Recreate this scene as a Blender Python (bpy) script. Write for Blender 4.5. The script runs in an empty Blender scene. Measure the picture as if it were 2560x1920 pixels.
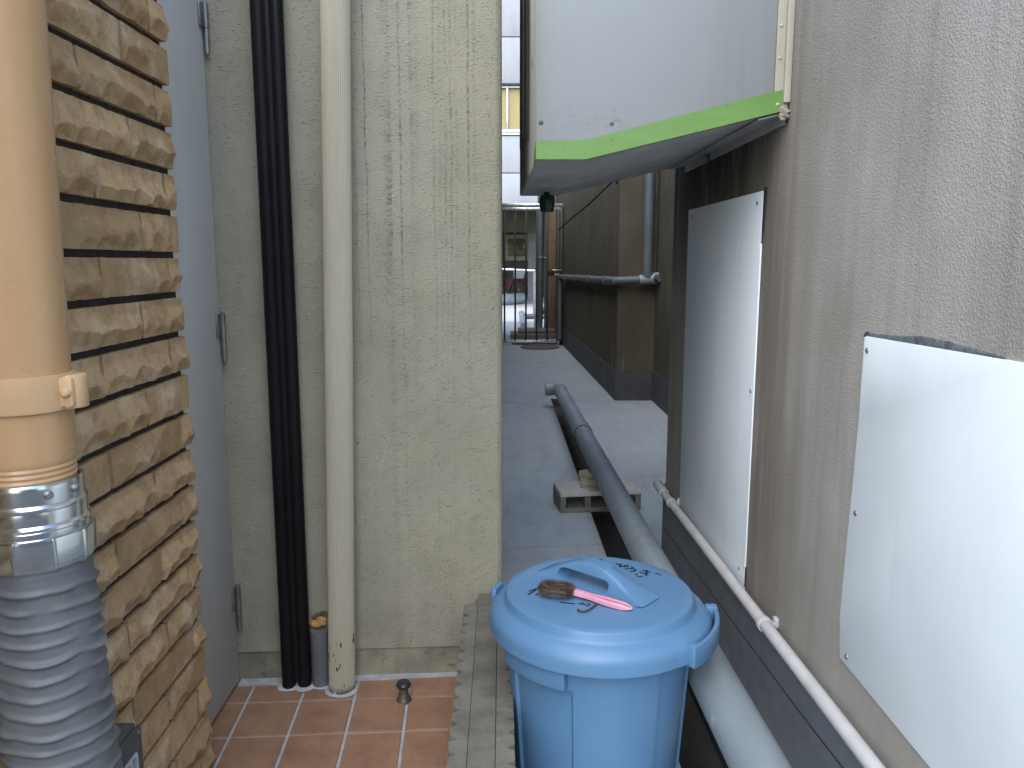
import bpy, bmesh, math, random
from mathutils import Vector, Matrix, noise as mnoise
R = math.radians
C = bpy.context.scene.collection
rnd = random.Random(7)

# ------------------------------------------------------------------ materials
class Mat:
    def __init__(s, name, rough=0.6, metal=0.0, spec=0.5, base=None):
        s.m = bpy.data.materials.new(name); s.m.use_nodes = True
        s.t = s.m.node_tree; s.b = s.t.nodes['Principled BSDF']
        s.b.inputs['Roughness'].default_value = rough
        s.b.inputs['Metallic'].default_value = metal
        s.b.inputs['Specular IOR Level'].default_value = spec
        s.co = s.t.nodes.new('ShaderNodeTexCoord').outputs['Object']
        if base: s.co = s.map((1, 1, 1), base)      # metres from the world origin rather than from the thing's base
    def put(s, sock, v):
        if isinstance(v, bpy.types.NodeSocket): s.t.links.new(v, sock)
        elif v is not None:
            if isinstance(v, (tuple, list)) and len(v) == 3 and sock.type == 'RGBA': v = (*v, 1)
            sock.default_value = v
    def node(s, typ, outs=0, props=None, **ins):
        n = s.t.nodes.new('ShaderNode' + typ)
        for k, v in (props or {}).items(): setattr(n, k, v)
        for k, v in ins.items(): s.put(n.inputs[k.replace('_', ' ')], v)
        return n.outputs[outs]
    def map(s, scale=(1, 1, 1), loc=(0, 0, 0), rot=(0, 0, 0)):
        return s.node('Mapping', Vector=s.co, Scale=scale, Location=loc, Rotation=rot)
    def noise(s, scale, detail=5, rough=.55, vec=None, dist=0):
        return s.node('TexNoise', Vector=vec or s.co, Scale=scale, Detail=detail, Roughness=rough, Distortion=dist)
    def vor(s, scale, vec=None, out=0, feature='F1'):
        return s.node('TexVoronoi', out, {'feature': feature}, Vector=vec or s.co, Scale=scale)
    def rng(s, v, a, b, c=0, d=1, interp='SMOOTHSTEP'):
        n = s.t.nodes.new('ShaderNodeMapRange'); n.interpolation_type = interp
        for i, x in enumerate((v, a, b, c, d)): s.put(n.inputs[i], x)
        return n.outputs[0]
    def math(s, op, a, b=None, c=None):
        n = s.t.nodes.new('ShaderNodeMath'); n.operation = op
        for i, x in enumerate((a, b, c)):
            if x is not None: s.put(n.inputs[i], x)
        return n.outputs[0]
    def xyz(s):
        n = s.t.nodes.new('ShaderNodeSeparateXYZ'); s.put(n.inputs[0], s.co); return n.outputs
    def mix(s, f, a, b, mode='MIX'):
        n = s.t.nodes.new('ShaderNodeMix'); n.data_type = 'RGBA'; n.blend_type = mode
        s.put(n.inputs[0], f); s.put(n.inputs[6], a); s.put(n.inputs[7], b)
        return n.outputs[2]
    def color(s, v): s.put(s.b.inputs['Base Color'], v); return s
    def rough(s, v): s.put(s.b.inputs['Roughness'], v); return s
    def bump(s, h, strength=.5, dist=.002):
        s.put(s.b.inputs['Normal'], s.node('Bump', Height=h, Strength=strength, Distance=dist)); return s
    def island(s):
        return s.t.nodes.new('ShaderNodeNewGeometry').outputs['Random Per Island']

def surf(name, c1, c2=None, scale=6, rough=.6, metal=0, bump=0, bscale=80, bdist=.002, stretch=(1, 1, 1), spec=.5, spot=None, rvar=.12):
    m = Mat(name, rough, metal, spec)
    c2 = c2 or tuple(x * .72 for x in c1)
    v = m.map(stretch)
    n = m.noise(scale, 6, .6, v)
    col = m.mix(m.rng(n, .3, .72), c1, c2)
    if spot:                                        # (colour, scale, threshold)
        col = m.mix(m.rng(m.noise(spot[1], 3, .6), spot[2], spot[2] + .05), col, spot[0])
    m.color(col)
    m.rough(m.rng(m.noise(scale * 3, 4), .3, .7, max(.03, rough - rvar), min(1, rough + rvar)))
    if bump: m.bump(m.noise(bscale, 4, .6), bump, bdist)
    return m.m

def plaster_mat():
    m = Mat('plaster', .85, spec=.25, base=(-.4, 2.11, 0))
    x, y, z = m.xyz()
    base = m.mix(m.rng(m.noise(1.6, 4, .6), .3, .7), (.318, .300, .222), (.30, .29, .228))
    base = m.mix(m.rng(m.noise(5, 5, .65), .35, .75, 0, .5), base, (.205, .20, .15))
    # thin dotted run-off streaks
    wob = m.math('MULTIPLY', m.math('SUBTRACT', m.noise(9, 2), .5), .012)
    xs = m.math('ADD', x, wob)
    n1 = m.node('TexNoise', 0, {'noise_dimensions': '1D'}, W=xs, Scale=34.0, Detail=0.0)
    line = m.rng(m.math('ABSOLUTE', m.math('SUBTRACT', n1, .5)), .018, .075, 1, 0)
    n2 = m.node('TexNoise', 0, {'noise_dimensions': '1D'}, W=xs, Scale=13.0, Detail=1.0)
    line = m.math('MULTIPLY', line, m.rng(n2, .42, .6))
    dots = m.rng(m.noise(70, 2, .7, m.map((.6, 1, 1.2))), .42, .62)
    env = m.rng(m.noise(3.2, 3, .6, m.map((2.2, 1, .5))), .28, .52)
    top = m.rng(z, .75, 1.75, .12, 1, 'LINEAR')
    right = m.rng(x, -.43, -.36)
    st = m.math('MULTIPLY', m.math('MULTIPLY', line, m.math('MULTIPLY_ADD', dots, .7, .25)), m.math('MULTIPLY', m.math('MULTIPLY', top, env), right))
    base = m.mix(m.math('MINIMUM', m.math('MULTIPLY', st, 1.15), .9), base, (.035, .035, .033))
    # small dark specks of dirt
    sp = m.rng(m.noise(52, 2, .5, m.map((1, 1, .6), (3, 1, 7))), .735, .80)
    base = m.mix(m.math('MULTIPLY', sp, .7), base, (.07, .065, .05))
    base = m.mix(m.rng(m.noise(2.1, 5, .7, m.map((1, 1, .6), (8, 2, 1))), .5, .75, 0, .45), base, (.33, .315, .25))
    # damp foot
    foot = m.math('MULTIPLY', m.rng(z, .05, .42, 1, 0), m.rng(m.noise(7, 5, .65, m.map((1, 1, .5))), .3, .7))
    base = m.mix(m.math('MULTIPLY', foot, .5), base, (.15, .14, .105))
    m.color(base)
    lum = m.math('MULTIPLY', m.rng(m.noise(185, 2, .5, m.map((.75, 1, 1.15))), .50, .78), m.rng(m.noise(38, 2, .5), .35, .6, .25, 1))
    fine = m.noise(300, 3, .6)
    h = m.math('ADD', m.math('MULTIPLY', lum, 1.0), m.math('MULTIPLY', fine, .55))
    m.bump(h, .75, .0028)
    return m.m

def stucco_mat(name, a=(.43, .415, .38), b=(.30, .28, .245), c=(.18, .152, .125), far=False):
    m = Mat(name, .88, spec=.2, base=(1.0, 8.5, 0) if far else (.65, 1.6, 0))
    x, y, z = m.xyz()
    base = m.mix(m.rng(m.noise(1.5, 4, .6), .3, .7), a, b)
    st = m.noise(3.0, 6, .7, m.map((1.2, 2.2, .14)))
    base = m.mix(m.rng(st, .38, .74, 0, .7), base, b)
    if not far: base = m.mix(m.math('MULTIPLY', m.rng(y, 1.35, 2.0), m.rng(st, .2, .75, .25, .6)), base, (.18, .157, .13))
    st2 = m.noise(7.5, 5, .75, m.map((1.5, 2.6, .1), (2, 5, 1)))
    base = m.mix(m.rng(st2, .45, .9, 0, .45), base, c)
    pale = m.noise(9, 3, .6, m.map((1, 1.8, .07), (9, 2, 3)))
    base = m.mix(m.rng(pale, .62, .74, 0, .3), base, (.43, .415, .385))
    if not far:
        # black mould running down below the projecting box
        run = m.noise(6, 5, .7, m.map((1, 2.4, .22), (4, 0, 0)))
        inb = m.math('MULTIPLY', m.rng(y, 1.80, 2.25), m.rng(z, .95, 1.5))
        mask = m.math('MULTIPLY', inb, m.rng(run, .22, .6))
        base = m.mix(m.math('MULTIPLY', mask, .93), base, (.022, .02, .017))
        # brown wash beside the tall sheet
        inb2 = m.math('MULTIPLY', m.rng(y, 1.62, 1.98), m.rng(y, 1.99, 2.02, 1, .4))
        base = m.mix(m.math('MULTIPLY', m.math('MULTIPLY', inb2, m.rng(run, .3, .6)), .55), base, (.12, .095, .07))
    m.color(base)
    h = m.math('ADD', m.math('MULTIPLY', m.rng(m.noise(270, 2, .5), .4, .68), 1.0), m.math('MULTIPLY', m.noise(480, 2, .5), .5))
    m.bump(h, .5, .0014)
    return m.m

def stone_mat():
    m = Mat('split_stone', .9, spec=.2)
    isl = m.island()
    c = m.mix(isl, (.56, .395, .22), (.42, .29, .155))
    c = m.mix(m.rng(m.noise(24, 6, .7), .4, .7, 0, .8), c, (.33, .21, .115))
    c = m.mix(m.rng(m.noise(9, 5, .65, m.map((1, 1, 1), (3, 3, 3))), .5, .75, 0, .7), c, (.66, .55, .41))
    c = m.mix(m.rng(m.noise(120, 3, .75), .56, .74, 0, .6), c, (.16, .11, .065))
    c = m.mix(m.rng(m.noise(34, 5, .75, m.map((1, 1, 1), (7, 1, 2))), .62, .78, 0, .6), c, (.08, .06, .04))
    m.color(c)
    m.bump(m.math('ADD', m.noise(130, 5, .7), m.math('MULTIPLY', m.noise(420, 2), .5)), .8, .0028)
    return m.m

def tile_mat():
    m = Mat('terracotta_tile', .5, spec=.4)
    isl = m.island()
    c = m.mix(isl, (.318, .184, .110), (.28, .16, .098))
    c = m.mix(m.rng(m.noise(11, 6, .65), .35, .75, 0, .8), c, (.20, .105, .065))
    c = m.mix(m.rng(m.noise(260, 2, .6), .45, .75, 0, .4), c, (.14, .075, .05))
    m.color(c); m.rough(m.rng(m.noise(14, 5), .3, .7, .38, .72))
    m.bump(m.noise(300, 3, .6), .25, .0008)
    return m.m

def floor_mat():
    m = Mat('alley_concrete', .8, spec=.3)
    x, y, z = m.xyz()
    c = m.mix(m.rng(m.noise(1.3, 6, .65), .3, .7), (.54, .595, .61), (.45, .495, .51))
    c = m.mix(m.rng(m.noise(6, 6, .7, m.map((1.5, .5, 1))), .45, .75, 0, .55), c, (.27, .28, .285))
    c = m.mix(m.rng(m.noise(90, 3, .7), .5, .8, 0, .45), c, (.22, .22, .22))
    for j, w in ((3.13, .006), (4.62, .006), (6.55, .009), (9.2, .012)):
        jy = m.math('ADD', y, m.math('MULTIPLY', m.math('SUBTRACT', m.noise(6, 3), .5), .03))
        jy = m.math('ADD', jy, m.math('MULTIPLY', x, -.13))
        d = m.rng(m.math('ABSOLUTE', m.math('SUBTRACT', jy, j)), w * .5, w * 2.2, 1, 0)
        c = m.mix(m.math('MULTIPLY', d, .75), c, (.40, .40, .39) if j < 6 else (.09, .09, .09))
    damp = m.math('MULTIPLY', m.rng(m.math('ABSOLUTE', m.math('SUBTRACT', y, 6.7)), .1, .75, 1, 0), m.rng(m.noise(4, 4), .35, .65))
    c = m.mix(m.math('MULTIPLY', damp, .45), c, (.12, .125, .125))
    c = m.mix(m.rng(y, 3.0, 7.0, 0, .8), c, (.23, .25, .26))  # far floor darkened in colour, standing in for weaker light deeper in
    court_lit = m.rng(y, 15.4, 16.2)  # paler courtyard floor: open-sky brightness put into the colour
    c = m.mix(court_lit, c, (.50, .50, .48))
    m.color(c)
    m.bump(m.math('ADD', m.noise(70, 5, .7), m.noise(14, 3)), .35, .002)
    return m.m

def panel_mat(name, c, dirty=.25, edge=None):
    m = Mat(name, .48, spec=.4)
    x, y, z = m.xyz()
    col = m.mix(m.rng(m.noise(3, 6, .7, m.map((1, 1.4, .35))), .4, .8, 0, dirty), c, (.46, .46, .38))
    col = m.mix(m.rng(m.noise(40, 4, .7), .66, .8, 0, dirty), col, (.3, .28, .24))
    drip = m.math('MULTIPLY', m.rng(m.noise(22, 4, .7, m.map((1, 1, .05), (2, 0, 4))), .58, .74), m.rng(m.noise(2.4, 3, .6, m.map((1, 1, .7))), .40, .66))
    col = m.mix(m.math('MULTIPLY', drip, .2), col, (.40, .36, .28))
    m.color(col); m.rough(m.rng(m.noise(9, 5), .3, .7, .38, .6))
    m.bump(m.math('ADD', m.noise(2.5, 2), m.math('MULTIPLY', m.noise(300, 2), .02)), .35, .012)
    return m.m

def sign_mat():
    m = Mat('sign_panel', .55, spec=.35, base=(.36, 1.85, 1.45))
    x, y, z = m.xyz()
    col = m.mix(m.rng(m.noise(2.2, 5, .6), .35, .75), (.275, .30, .31), (.25, .275, .285))
    side = m.math('MAXIMUM', m.rng(x, .44, .60), m.rng(x, .075, .13, 1, 0))
    dirt = m.math('MULTIPLY', side, m.rng(m.noise(4, 5, .7, m.map((3, 1, .18))), .3, .72))
    col = m.mix(m.math('MULTIPLY', dirt, .65), col, (.20, .19, .145))
    sm = m.math('MULTIPLY', m.rng(m.math('ABSOLUTE', m.math('SUBTRACT', x, .22)), .03, .12, 1, 0), m.rng(m.math('ABSOLUTE', m.math('SUBTRACT', z, 1.505)), .01, .04, 1, 0))
    col = m.mix(m.math('MULTIPLY', sm, m.rng(m.noise(34, 5, .75, m.map((1, 1, 1.7))), .50, .66, 0, .6)), col, (.14, .135, .13))
    m.color(col); m.bump(m.noise(3, 2), .2, .006)
    return m.m

def fluted_mat():
    m = Mat('cream_fluted_pvc', .5, spec=.4)
    x, y, z = m.xyz()
    c = m.mix(m.rng(m.noise(6, 6, .65, m.map((1, 1, .25))), .3, .75), (.43, .405, .315), (.37, .345, .26))
    low = m.rng(z, .05, .5, .24, 0)
    n = m.noise(55, 2, .5, m.map((1.6, 1, .55), (3, 4, 0)))
    chip = m.rng(m.math('ADD', n, low), .86, .9)
    c = m.mix(chip, c, (.035, .025, .022))
    foot = m.math('MULTIPLY', m.rng(z, .0, .03, 1, 0), m.rng(m.noise(60, 2), .3, .5))
    c = m.mix(foot, c, (.05, .03, .025))
    m.color(c)
    return m.m

def foot_mat():
    m = Mat('stained_plinth', .9, spec=.2)
    c = m.mix(m.rng(m.noise(9, 6, .7), .35, .7), (.27, .25, .18), (.17, .165, .125))
    c = m.mix(m.rng(m.noise(16, 5, .7, m.map((1, 1, 1.4), (4, 0, 1))), .55, .72, 0, .8), c, (.06, .06, .05))
    m.color(c); m.bump(m.noise(80, 4, .6), .5, .003)
    return m.m

def hose_mat():
    m = Mat('grey_vinyl_hose', .46, spec=.4)
    c = m.mix(m.rng(m.noise(14, 5, .6), .35, .7), (.15, .16, .165), (.10, .108, .112))
    c = m.mix(m.rng(m.noise(20, 3, .6, m.map((2.5, 2.5, .3), (1, 6, 2))), .69, .75, 0, .6), c, (.30, .26, .14))
    m.color(c); m.bump(m.noise(160, 3), .12, .002)
    return m.m

def facade_mat():
    m = Mat('white_facade', .7, spec=.3)
    c = m.mix(m.rng(m.noise(1.2, 6, .7, m.map((1, 1, .4))), .35, .75), (.36, .365, .375), (.29, .295, .31))
    m.color(c); m.bump(m.noise(18, 4), .2, .01)
    return m.m

PL = plaster_mat(); ST = stucco_mat('brown_stucco')
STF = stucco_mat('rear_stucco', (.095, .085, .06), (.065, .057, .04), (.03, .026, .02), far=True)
STONE = stone_mat(); TILE = tile_mat(); FLOOR = floor_mat()
MORTAR = surf('dark_mortar', (.032, .027, .028), (.05, .042, .04), 20, .95, bump=.6, bscale=120)
GROUT = surf('pale_grout', (.40, .42, .43), (.29, .30, .31), 25, .85, bump=.3, bscale=150)
DOOR = surf('grey_door_paint', (.56, .58, .57), (.47, .49, .485), 3, .66, bump=.08, bscale=200, bdist=.0006, stretch=(1, 1, .4), spot=((.30, .29, .26), 13, .70))
STEEL = surf('dull_steel', (.33, .33, .32), (.22, .22, .21), 30, .42, .8)
ZINC = surf('zinc_plated', (.68, .72, .73), (.60, .64, .66), 9, .2, 1.0, bump=.06, bscale=40, rvar=.06)
BLACK = surf('black_conduit', (.0055, .0055, .007), (.008, .008, .009), 8, .45, spec=.2, stretch=(1, 1, .15))
CREAM = fluted_mat(); FOOT = foot_mat(); HOSE = hose_mat()
GREYP = surf('grey_pipe_stub', (.10, .10, .105), (.14, .14, .14), 14, .8, bump=.3, bscale=120)
FOAM = surf('orange_foam', (.52, .33, .12), (.36, .19, .06), 40, .85, bump=.8, bscale=90, bdist=.004)
HOLE = surf('broken_mortar', (.14, .11, .07), (.06, .05, .04), 50, .95, bump=.9, bscale=90, bdist=.004)
KNOB = surf('black_rubber', (.018, .019, .022), (.03, .03, .034), 20, .32)
BRASS = surf('dirty_brass', (.16, .13, .10), (.09, .075, .06), 40, .5, .6)
CAP = surf('grey_capping', (.17, .162, .135), (.105, .10, .083), 16, .72, bump=.35, bscale=110, spot=((.33, .32, .30), 55, .69))
DARK = surf('dark_joint', (.035, .033, .03), None, 30, .9)
BLUE = surf('blue_plastic', (.088, .192, .33), (.08, .18, .315), 3, .40, spec=.45, bump=.05, bscale=260, bdist=.0006)
BLUED = BLUE
INK = surf('marker_ink', (.008, .008, .01), None, 30, .5)
PINK = surf('pink_plastic', (.64, .31, .40), (.55, .25, .33), 40, .42)
PINKD = surf('pink_groove', (.40, .10, .16), (.33, .08, .13), 40, .5)
HAIR = surf('palm_bristle', (.15, .10, .075), (.08, .055, .045), 120, .85)
CORD = surf('brown_cord', (.07, .04, .028), None, 60, .8)
ORANGE = surf('tan_pvc', (.565, .355, .18), (.49, .30, .15), 7, .33, spec=.5, bump=.05, bscale=60, stretch=(1, 1, .08), rvar=.1, spot=((.40, .255, .14), 46, .715))
BAND = surf('tan_clamp', (.58, .385, .205), (.53, .345, .175), 10, .4)
GREEN = surf('lime_tape', (.13, .26, .062), (.11, .225, .052), 9, .45, bump=.25, bscale=14, bdist=.003, stretch=(1, 1, 3), spot=((.07, .15, .035), 22, .64))
SIGN = sign_mat()
UNDER = surf('sign_underside', (.52, .53, .55), (.36, .37, .38), 5, .6, spot=((.09, .13, .06), 5, .63))
SIDE = surf('sign_side_metal', (.56, .56, .52), (.40, .40, .365), 6, .55, stretch=(1, 1, .2), spot=((.035, .07, .025), 5, .60))
FLANGE = surf('cream_flange', (.47, .45, .37), (.37, .35, .28), 8, .6, stretch=(1, 1, .3))
SEAL = surf('old_sealant', (.42, .38, .29), (.14, .13, .10), 34, .8, bump=.8, bscale=60, bdist=.006)
DGREEN = surf('dark_green_wrap', (.012, .05, .032), (.008, .033, .024), 24, .38, bump=.5, bscale=40, bdist=.004)
SHEET = panel_mat('white_sheet', (.80, .86, .89), .10)
SHEETG = panel_mat('grey_white_sheet', (.80, .87, .91), .30)
SEALB = surf('black_sealant', (.02, .02, .022), (.06, .065, .07), 30, .6, bump=.6, bscale=50, bdist=.004)
SEALG = surf('grey_sealant', (.15, .175, .19), (.07, .08, .09), 40, .6, bump=.8, bscale=60, bdist=.004)
PLINTH = surf('slate_plinth', (.17, .185, .205), (.125, .135, .15), 5, .62, bump=.25, bscale=60, stretch=(1, .4, 1), spot=((.06, .06, .065), 30, .72))
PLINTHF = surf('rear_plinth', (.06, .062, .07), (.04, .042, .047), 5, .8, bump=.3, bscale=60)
PVC = surf('grey_pvc', (.245, .29, .315), (.185, .22, .24), 7, .5, bump=.1, bscale=60, stretch=(1, .3, 1), spot=((.33, .37, .38), 9, .70))
PVCD = surf('dull_grey_pvc', (.085, .10, .11), (.065, .077, .085), 7, .5)
WPIPE = surf('pale_painted_pipe', (.52, .52, .51), (.43, .43, .42), 12, .5, spot=((.05, .045, .045), 48, .715))
BLOCK = surf('concrete_block', (.62, .60, .53), (.50, .48, .42), 30, .9, bump=.7, bscale=140, bdist=.003)
BLOCKD = surf('dark_block_face', (.24, .24, .20), (.15, .15, .13), 20, .9, bump=.7, bscale=140, bdist=.003)  # darker tone for the block's base and webs below its pale top
WOOD = surf('weathered_wood', (.42, .38, .28), (.28, .24, .15), 30, .85, stretch=(1, .2, 1), bump=.4, bscale=60)
GATE = surf('bronze_bars', (.045, .04, .033), (.03, .027, .024), 10, .5, .5)
ALU = surf('aluminium_rail', (.62, .63, .63), (.5, .5, .5), 14, .3, .85)
RUST = surf('rusty_plate', (.115, .08, .065), (.075, .055, .047), 12, .85, bump=.5, bscale=70)
PLANK = surf('reddish_plank', (.14, .11, .092), (.09, .072, .064), 9, .85, bump=.5, bscale=50, stretch=(.3, 1, 1))
TAN = surf('tan_render', (.15, .095, .048), (.11, .07, .036), 8, .8)
CHANDARK = surf('channel_dark', (.03, .026, .022), (.045, .04, .034), 8, .7, bump=.4, bscale=40)
FACADE = facade_mat()
RECESS = surf('recess_wall', (.085, .08, .052), (.06, .057, .038), 4, .85)
LINTEL = surf('dark_lintel', (.05, .05, .05), None, 5, .8)
FRAME = surf('cream_frame', (.34, .33, .25), (.28, .27, .2), 6, .6)
BLIND = surf('yellow_blind', (.36, .285, .12), (.31, .245, .095), 12, .5, stretch=(1, 1, 8))
GLASSD = surf('dim_pane', (.17, .15, .055), (.06, .06, .03), 2.2, .15)
POSTM = surf('grey_pillar', (.21, .21, .21), (.15, .15, .15), 12, .85, bump=.4, bscale=40)
RED = surf('red_bike_paint', (.17, .018, .028), (.12, .015, .022), 10, .3)
TYRE = surf('tyre_rubber', (.02, .02, .022), None, 20, .8)
BASKET = surf('pale_basket', (.45, .49, .53), (.38, .42, .45), 18, .5)
SEAT = surf('navy_cover', (.02, .02, .035), None, 16, .6)
ASPH = surf('street_asphalt', (.06, .06, .062), (.045, .045, .047), 3, .9, bump=.4, bscale=60)
CONC = surf('building_render', (.33, .31, .26), (.27, .25, .21), 2, .9)
BOXG = surf('outlet_box_grey', (.085, .092, .098), (.062, .068, .074), 14, .5)
STICK = surf('white_sticker', (.50, .58, .61), (.42, .50, .53), 30, .5)
SCRIB = surf('blue_print', (.13, .2, .25), None, 30, .6)

# ------------------------------------------------------------------ mesh helpers
class MB:
    def __init__(s): s.b = bmesh.new(); s.mats = []
    def face(s, pts):
        try: return s.b.faces.new([s.b.verts.new(p) for p in pts])
        except ValueError: return None
    def box(s, a, b, bev=0.0, seg=2, rot=None, at=None):
        bb = bmesh.new()
        bmesh.ops.create_cube(bb, size=1)
        for v in bb.verts:
            v.co = Vector([a[i] + (b[i] - a[i]) * (v.co[i] + .5) for i in range(3)])
        if bev: bmesh.ops.bevel(bb, geom=bb.edges[:], offset=bev, segments=seg, profile=.5, affect='EDGES')
        if rot is not None: bmesh.ops.rotate(bb, cent=at or Vector([(a[i] + b[i]) / 2 for i in range(3)]), matrix=rot, verts=bb.verts)
        s.join(bb); return s
    def join(s, bb):
        me = bpy.data.meshes.new('t'); bb.to_mesh(me); bb.free(); s.b.from_mesh(me); bpy.data.meshes.remove(me)
    def tube(s, pts, r, seg=20, caps=True, hollow=False):
        pts = [Vector(p) for p in pts]
        rs = r if isinstance(r, (list, tuple)) else [r] * len(pts)
        rings = []; prev = None
        for i, p in enumerate(pts):
            d = (pts[min(i + 1, len(pts) - 1)] - pts[max(i - 1, 0)]).normalized()
            if prev is None:
                up = Vector((0, 0, 1)) if abs(d.z) < .9 else Vector((0, 1, 0))
                u = d.cross(up).normalized()
            else: u = (prev - d * prev.dot(d)).normalized()
            prev = u; w = d.cross(u)
            rings.append([s.b.verts.new(p + (u * math.cos(2 * math.pi * k / seg) + w * math.sin(2 * math.pi * k / seg)) * rs[i]) for k in range(seg)])
        for A, B in zip(rings, rings[1:]):
            for k in range(seg): s.b.faces.new((A[k], A[(k + 1) % seg], B[(k + 1) % seg], B[k]))
        if caps:
            s.b.faces.new(rings[0][::-1]); s.b.faces.new(rings[-1])
        return s
    def lathe(s, prof, c=(0, 0, 0), seg=64, axis='z', rf=None):
        def pt(r, h, a):
            q = (r * math.cos(a), r * math.sin(a), h)
            if axis == 'y': q = (q[0], q[2], q[1])
            if axis == 'x': q = (q[2], q[0], q[1])
            return Vector(c) + Vector(q)
        rings = [[s.b.verts.new(pt(rf(r, h, 2 * math.pi * k / seg) if rf else r, h, 2 * math.pi * k / seg)) for k in range(seg)] if r > 1e-6 else [s.b.verts.new(pt(0, h, 0))] for r, h in prof]
        for A, B in zip(rings, rings[1:]):
            for k in range(seg):
                j = (k + 1) % seg
                if len(A) == 1 and len(B) == 1: continue
                if len(A) == 1: s.b.faces.new((A[0], B[j], B[k]))
                elif len(B) == 1: s.b.faces.new((A[k], A[j], B[0]))
                else: s.b.faces.new((A[k], A[j], B[j], B[k]))
        return s
    def prism(s, poly, axis, a, b, bev=0):
        """poly of 2-D points; extruded along axis between a and b"""
        bb = bmesh.new()
        def P(p, t): return {'x': (t, p[0], p[1]), 'y': (p[0], t, p[1]), 'z': (p[0], p[1], t)}[axis]
        A = [bb.verts.new(P(p, a)) for p in poly]; B = [bb.verts.new(P(p, b)) for p in poly]
        n = len(poly)
        bb.faces.new(A[::-1]); bb.faces.new(B)
        for k in range(n): bb.faces.new((A[k], A[(k + 1) % n], B[(k + 1) % n], B[k]))
        bmesh.ops.recalc_face_normals(bb, faces=bb.faces)
        if bev: bmesh.ops.bevel(bb, geom=bb.edges[:], offset=bev, segments=2, profile=.5, affect='EDGES')
        s.join(bb); return s
    def sector(s, c, r0, r1, a0, a1, z0, z1, n=16, bev=.003):
        poly = [(c[0] + r1 * math.cos(a0 + (a1 - a0) * k / n), c[1] + r1 * math.sin(a0 + (a1 - a0) * k / n)) for k in range(n + 1)]
        poly += [(c[0] + r0 * math.cos(a1 + (a0 - a1) * k / n), c[1] + r0 * math.sin(a1 + (a0 - a1) * k / n)) for k in range(n + 1)]
        return s.prism(poly, 'z', z0, z1, bev)
    def build(s, name, mat, parent=None, angle=35, base=None):
        bmesh.ops.recalc_face_normals(s.b, faces=s.b.faces)
        o0 = Vector(base) if base else (parent_world(parent) if parent else Vector((0, 0, 0)))
        for v in s.b.verts: v.co -= o0
        me = bpy.data.meshes.new(name); s.b.to_mesh(me); s.b.free()
        me.materials.append(mat)
        for p in me.polygons: p.use_smooth = True
        me.set_sharp_from_angle(angle=R(angle))
        o = bpy.data.objects.new(name, me); C.objects.link(o)
        if parent: o.parent = parent
        else: o.location = o0
        return o

def parent_world(p):
    v = Vector((0, 0, 0))
    while p: v += p.location; p = p.parent
    return v

def tag(o, label=None, cat=None, group=None, kind=None):
    for k, v in (('label', label), ('category', cat), ('group', group), ('kind', kind)):
        if v: o[k] = v
    return o
def thing(name, label, cat, loc=(0, 0, 0), group=None):
    o = bpy.data.objects.new(name, None); C.objects.link(o); o.location = loc; o.empty_display_size = .05
    return tag(o, label, cat, group)
def copy_tree(o, dloc, parent=None):
    c = o.copy(); C.objects.link(c); c.parent = parent
    if parent is None: c.location = o.location + Vector(dloc)
    for ch in list(o.children): copy_tree(ch, (0, 0, 0), c)
    return c
def arc(c, r, a0, a1, n, plane='xz'):
    out = []
    for k in range(n + 1):
        a = a0 + (a1 - a0) * k / n; p = [c[0], c[1], c[2]]
        i, j = {'xz': (0, 2), 'yz': (1, 2), 'xy': (0, 1)}[plane]
        p[i] += r * math.cos(a); p[j] += r * math.sin(a); out.append(tuple(p))
    return out
def screw(mb, c, axis, r=.007, h=.004):
    s = -1 if axis[0] == '-' else 1; ax = axis[-1]
    prof = [(0, s * h), (r * .55, s * h * .93), (r * .9, s * h * .55), (r, 0), (r, -s * .002)]
    mb.lathe(prof, c, 14, ax)

# ------------------------------------------------------------------ setting
g = MB(); g.face([(-60, -60, -.125), (60, -60, -.125), (60, 60, -.125), (-60, 60, -.125)])
tag(g.build('ground', ASPH), kind='structure')
f = MB()
f.face([(.02, .2, 0), (.42, .2, 0), (.42, 6.75, 0), (.02, 6.75, 0)])
f.face([(-.02, 2.12, 0), (.02, 2.12, 0), (.02, 6.75, 0), (-.02, 6.75, 0)])
f.face([(.55, .2, 0), (1.5, .2, 0), (1.5, 6.75, 0), (.55, 6.75, 0)])
f.face([(-.02, 6.75, 0), (1.5, 6.75, 0), (1.5, 13, 0), (-.02, 13, 0)])
f.face([(-9, 13, 0), (9, 13, 0), (9, 30, 0), (-9, 30, 0)])
f.face([(.02, .2, -.12), (1.5, .2, -.12), (1.5, .2, 0), (.02, .2, 0)])
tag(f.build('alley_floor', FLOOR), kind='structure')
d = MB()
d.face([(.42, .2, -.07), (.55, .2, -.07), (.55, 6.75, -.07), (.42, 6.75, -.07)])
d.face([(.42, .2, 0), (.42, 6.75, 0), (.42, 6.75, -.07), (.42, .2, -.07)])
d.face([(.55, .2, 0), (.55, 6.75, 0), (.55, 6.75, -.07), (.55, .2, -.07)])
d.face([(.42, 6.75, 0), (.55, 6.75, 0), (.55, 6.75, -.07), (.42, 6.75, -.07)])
tag(d.build('floor_channel', CHANDARK), kind='structure')  # dark brown sunken channel in the floor along the big pipe

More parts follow.
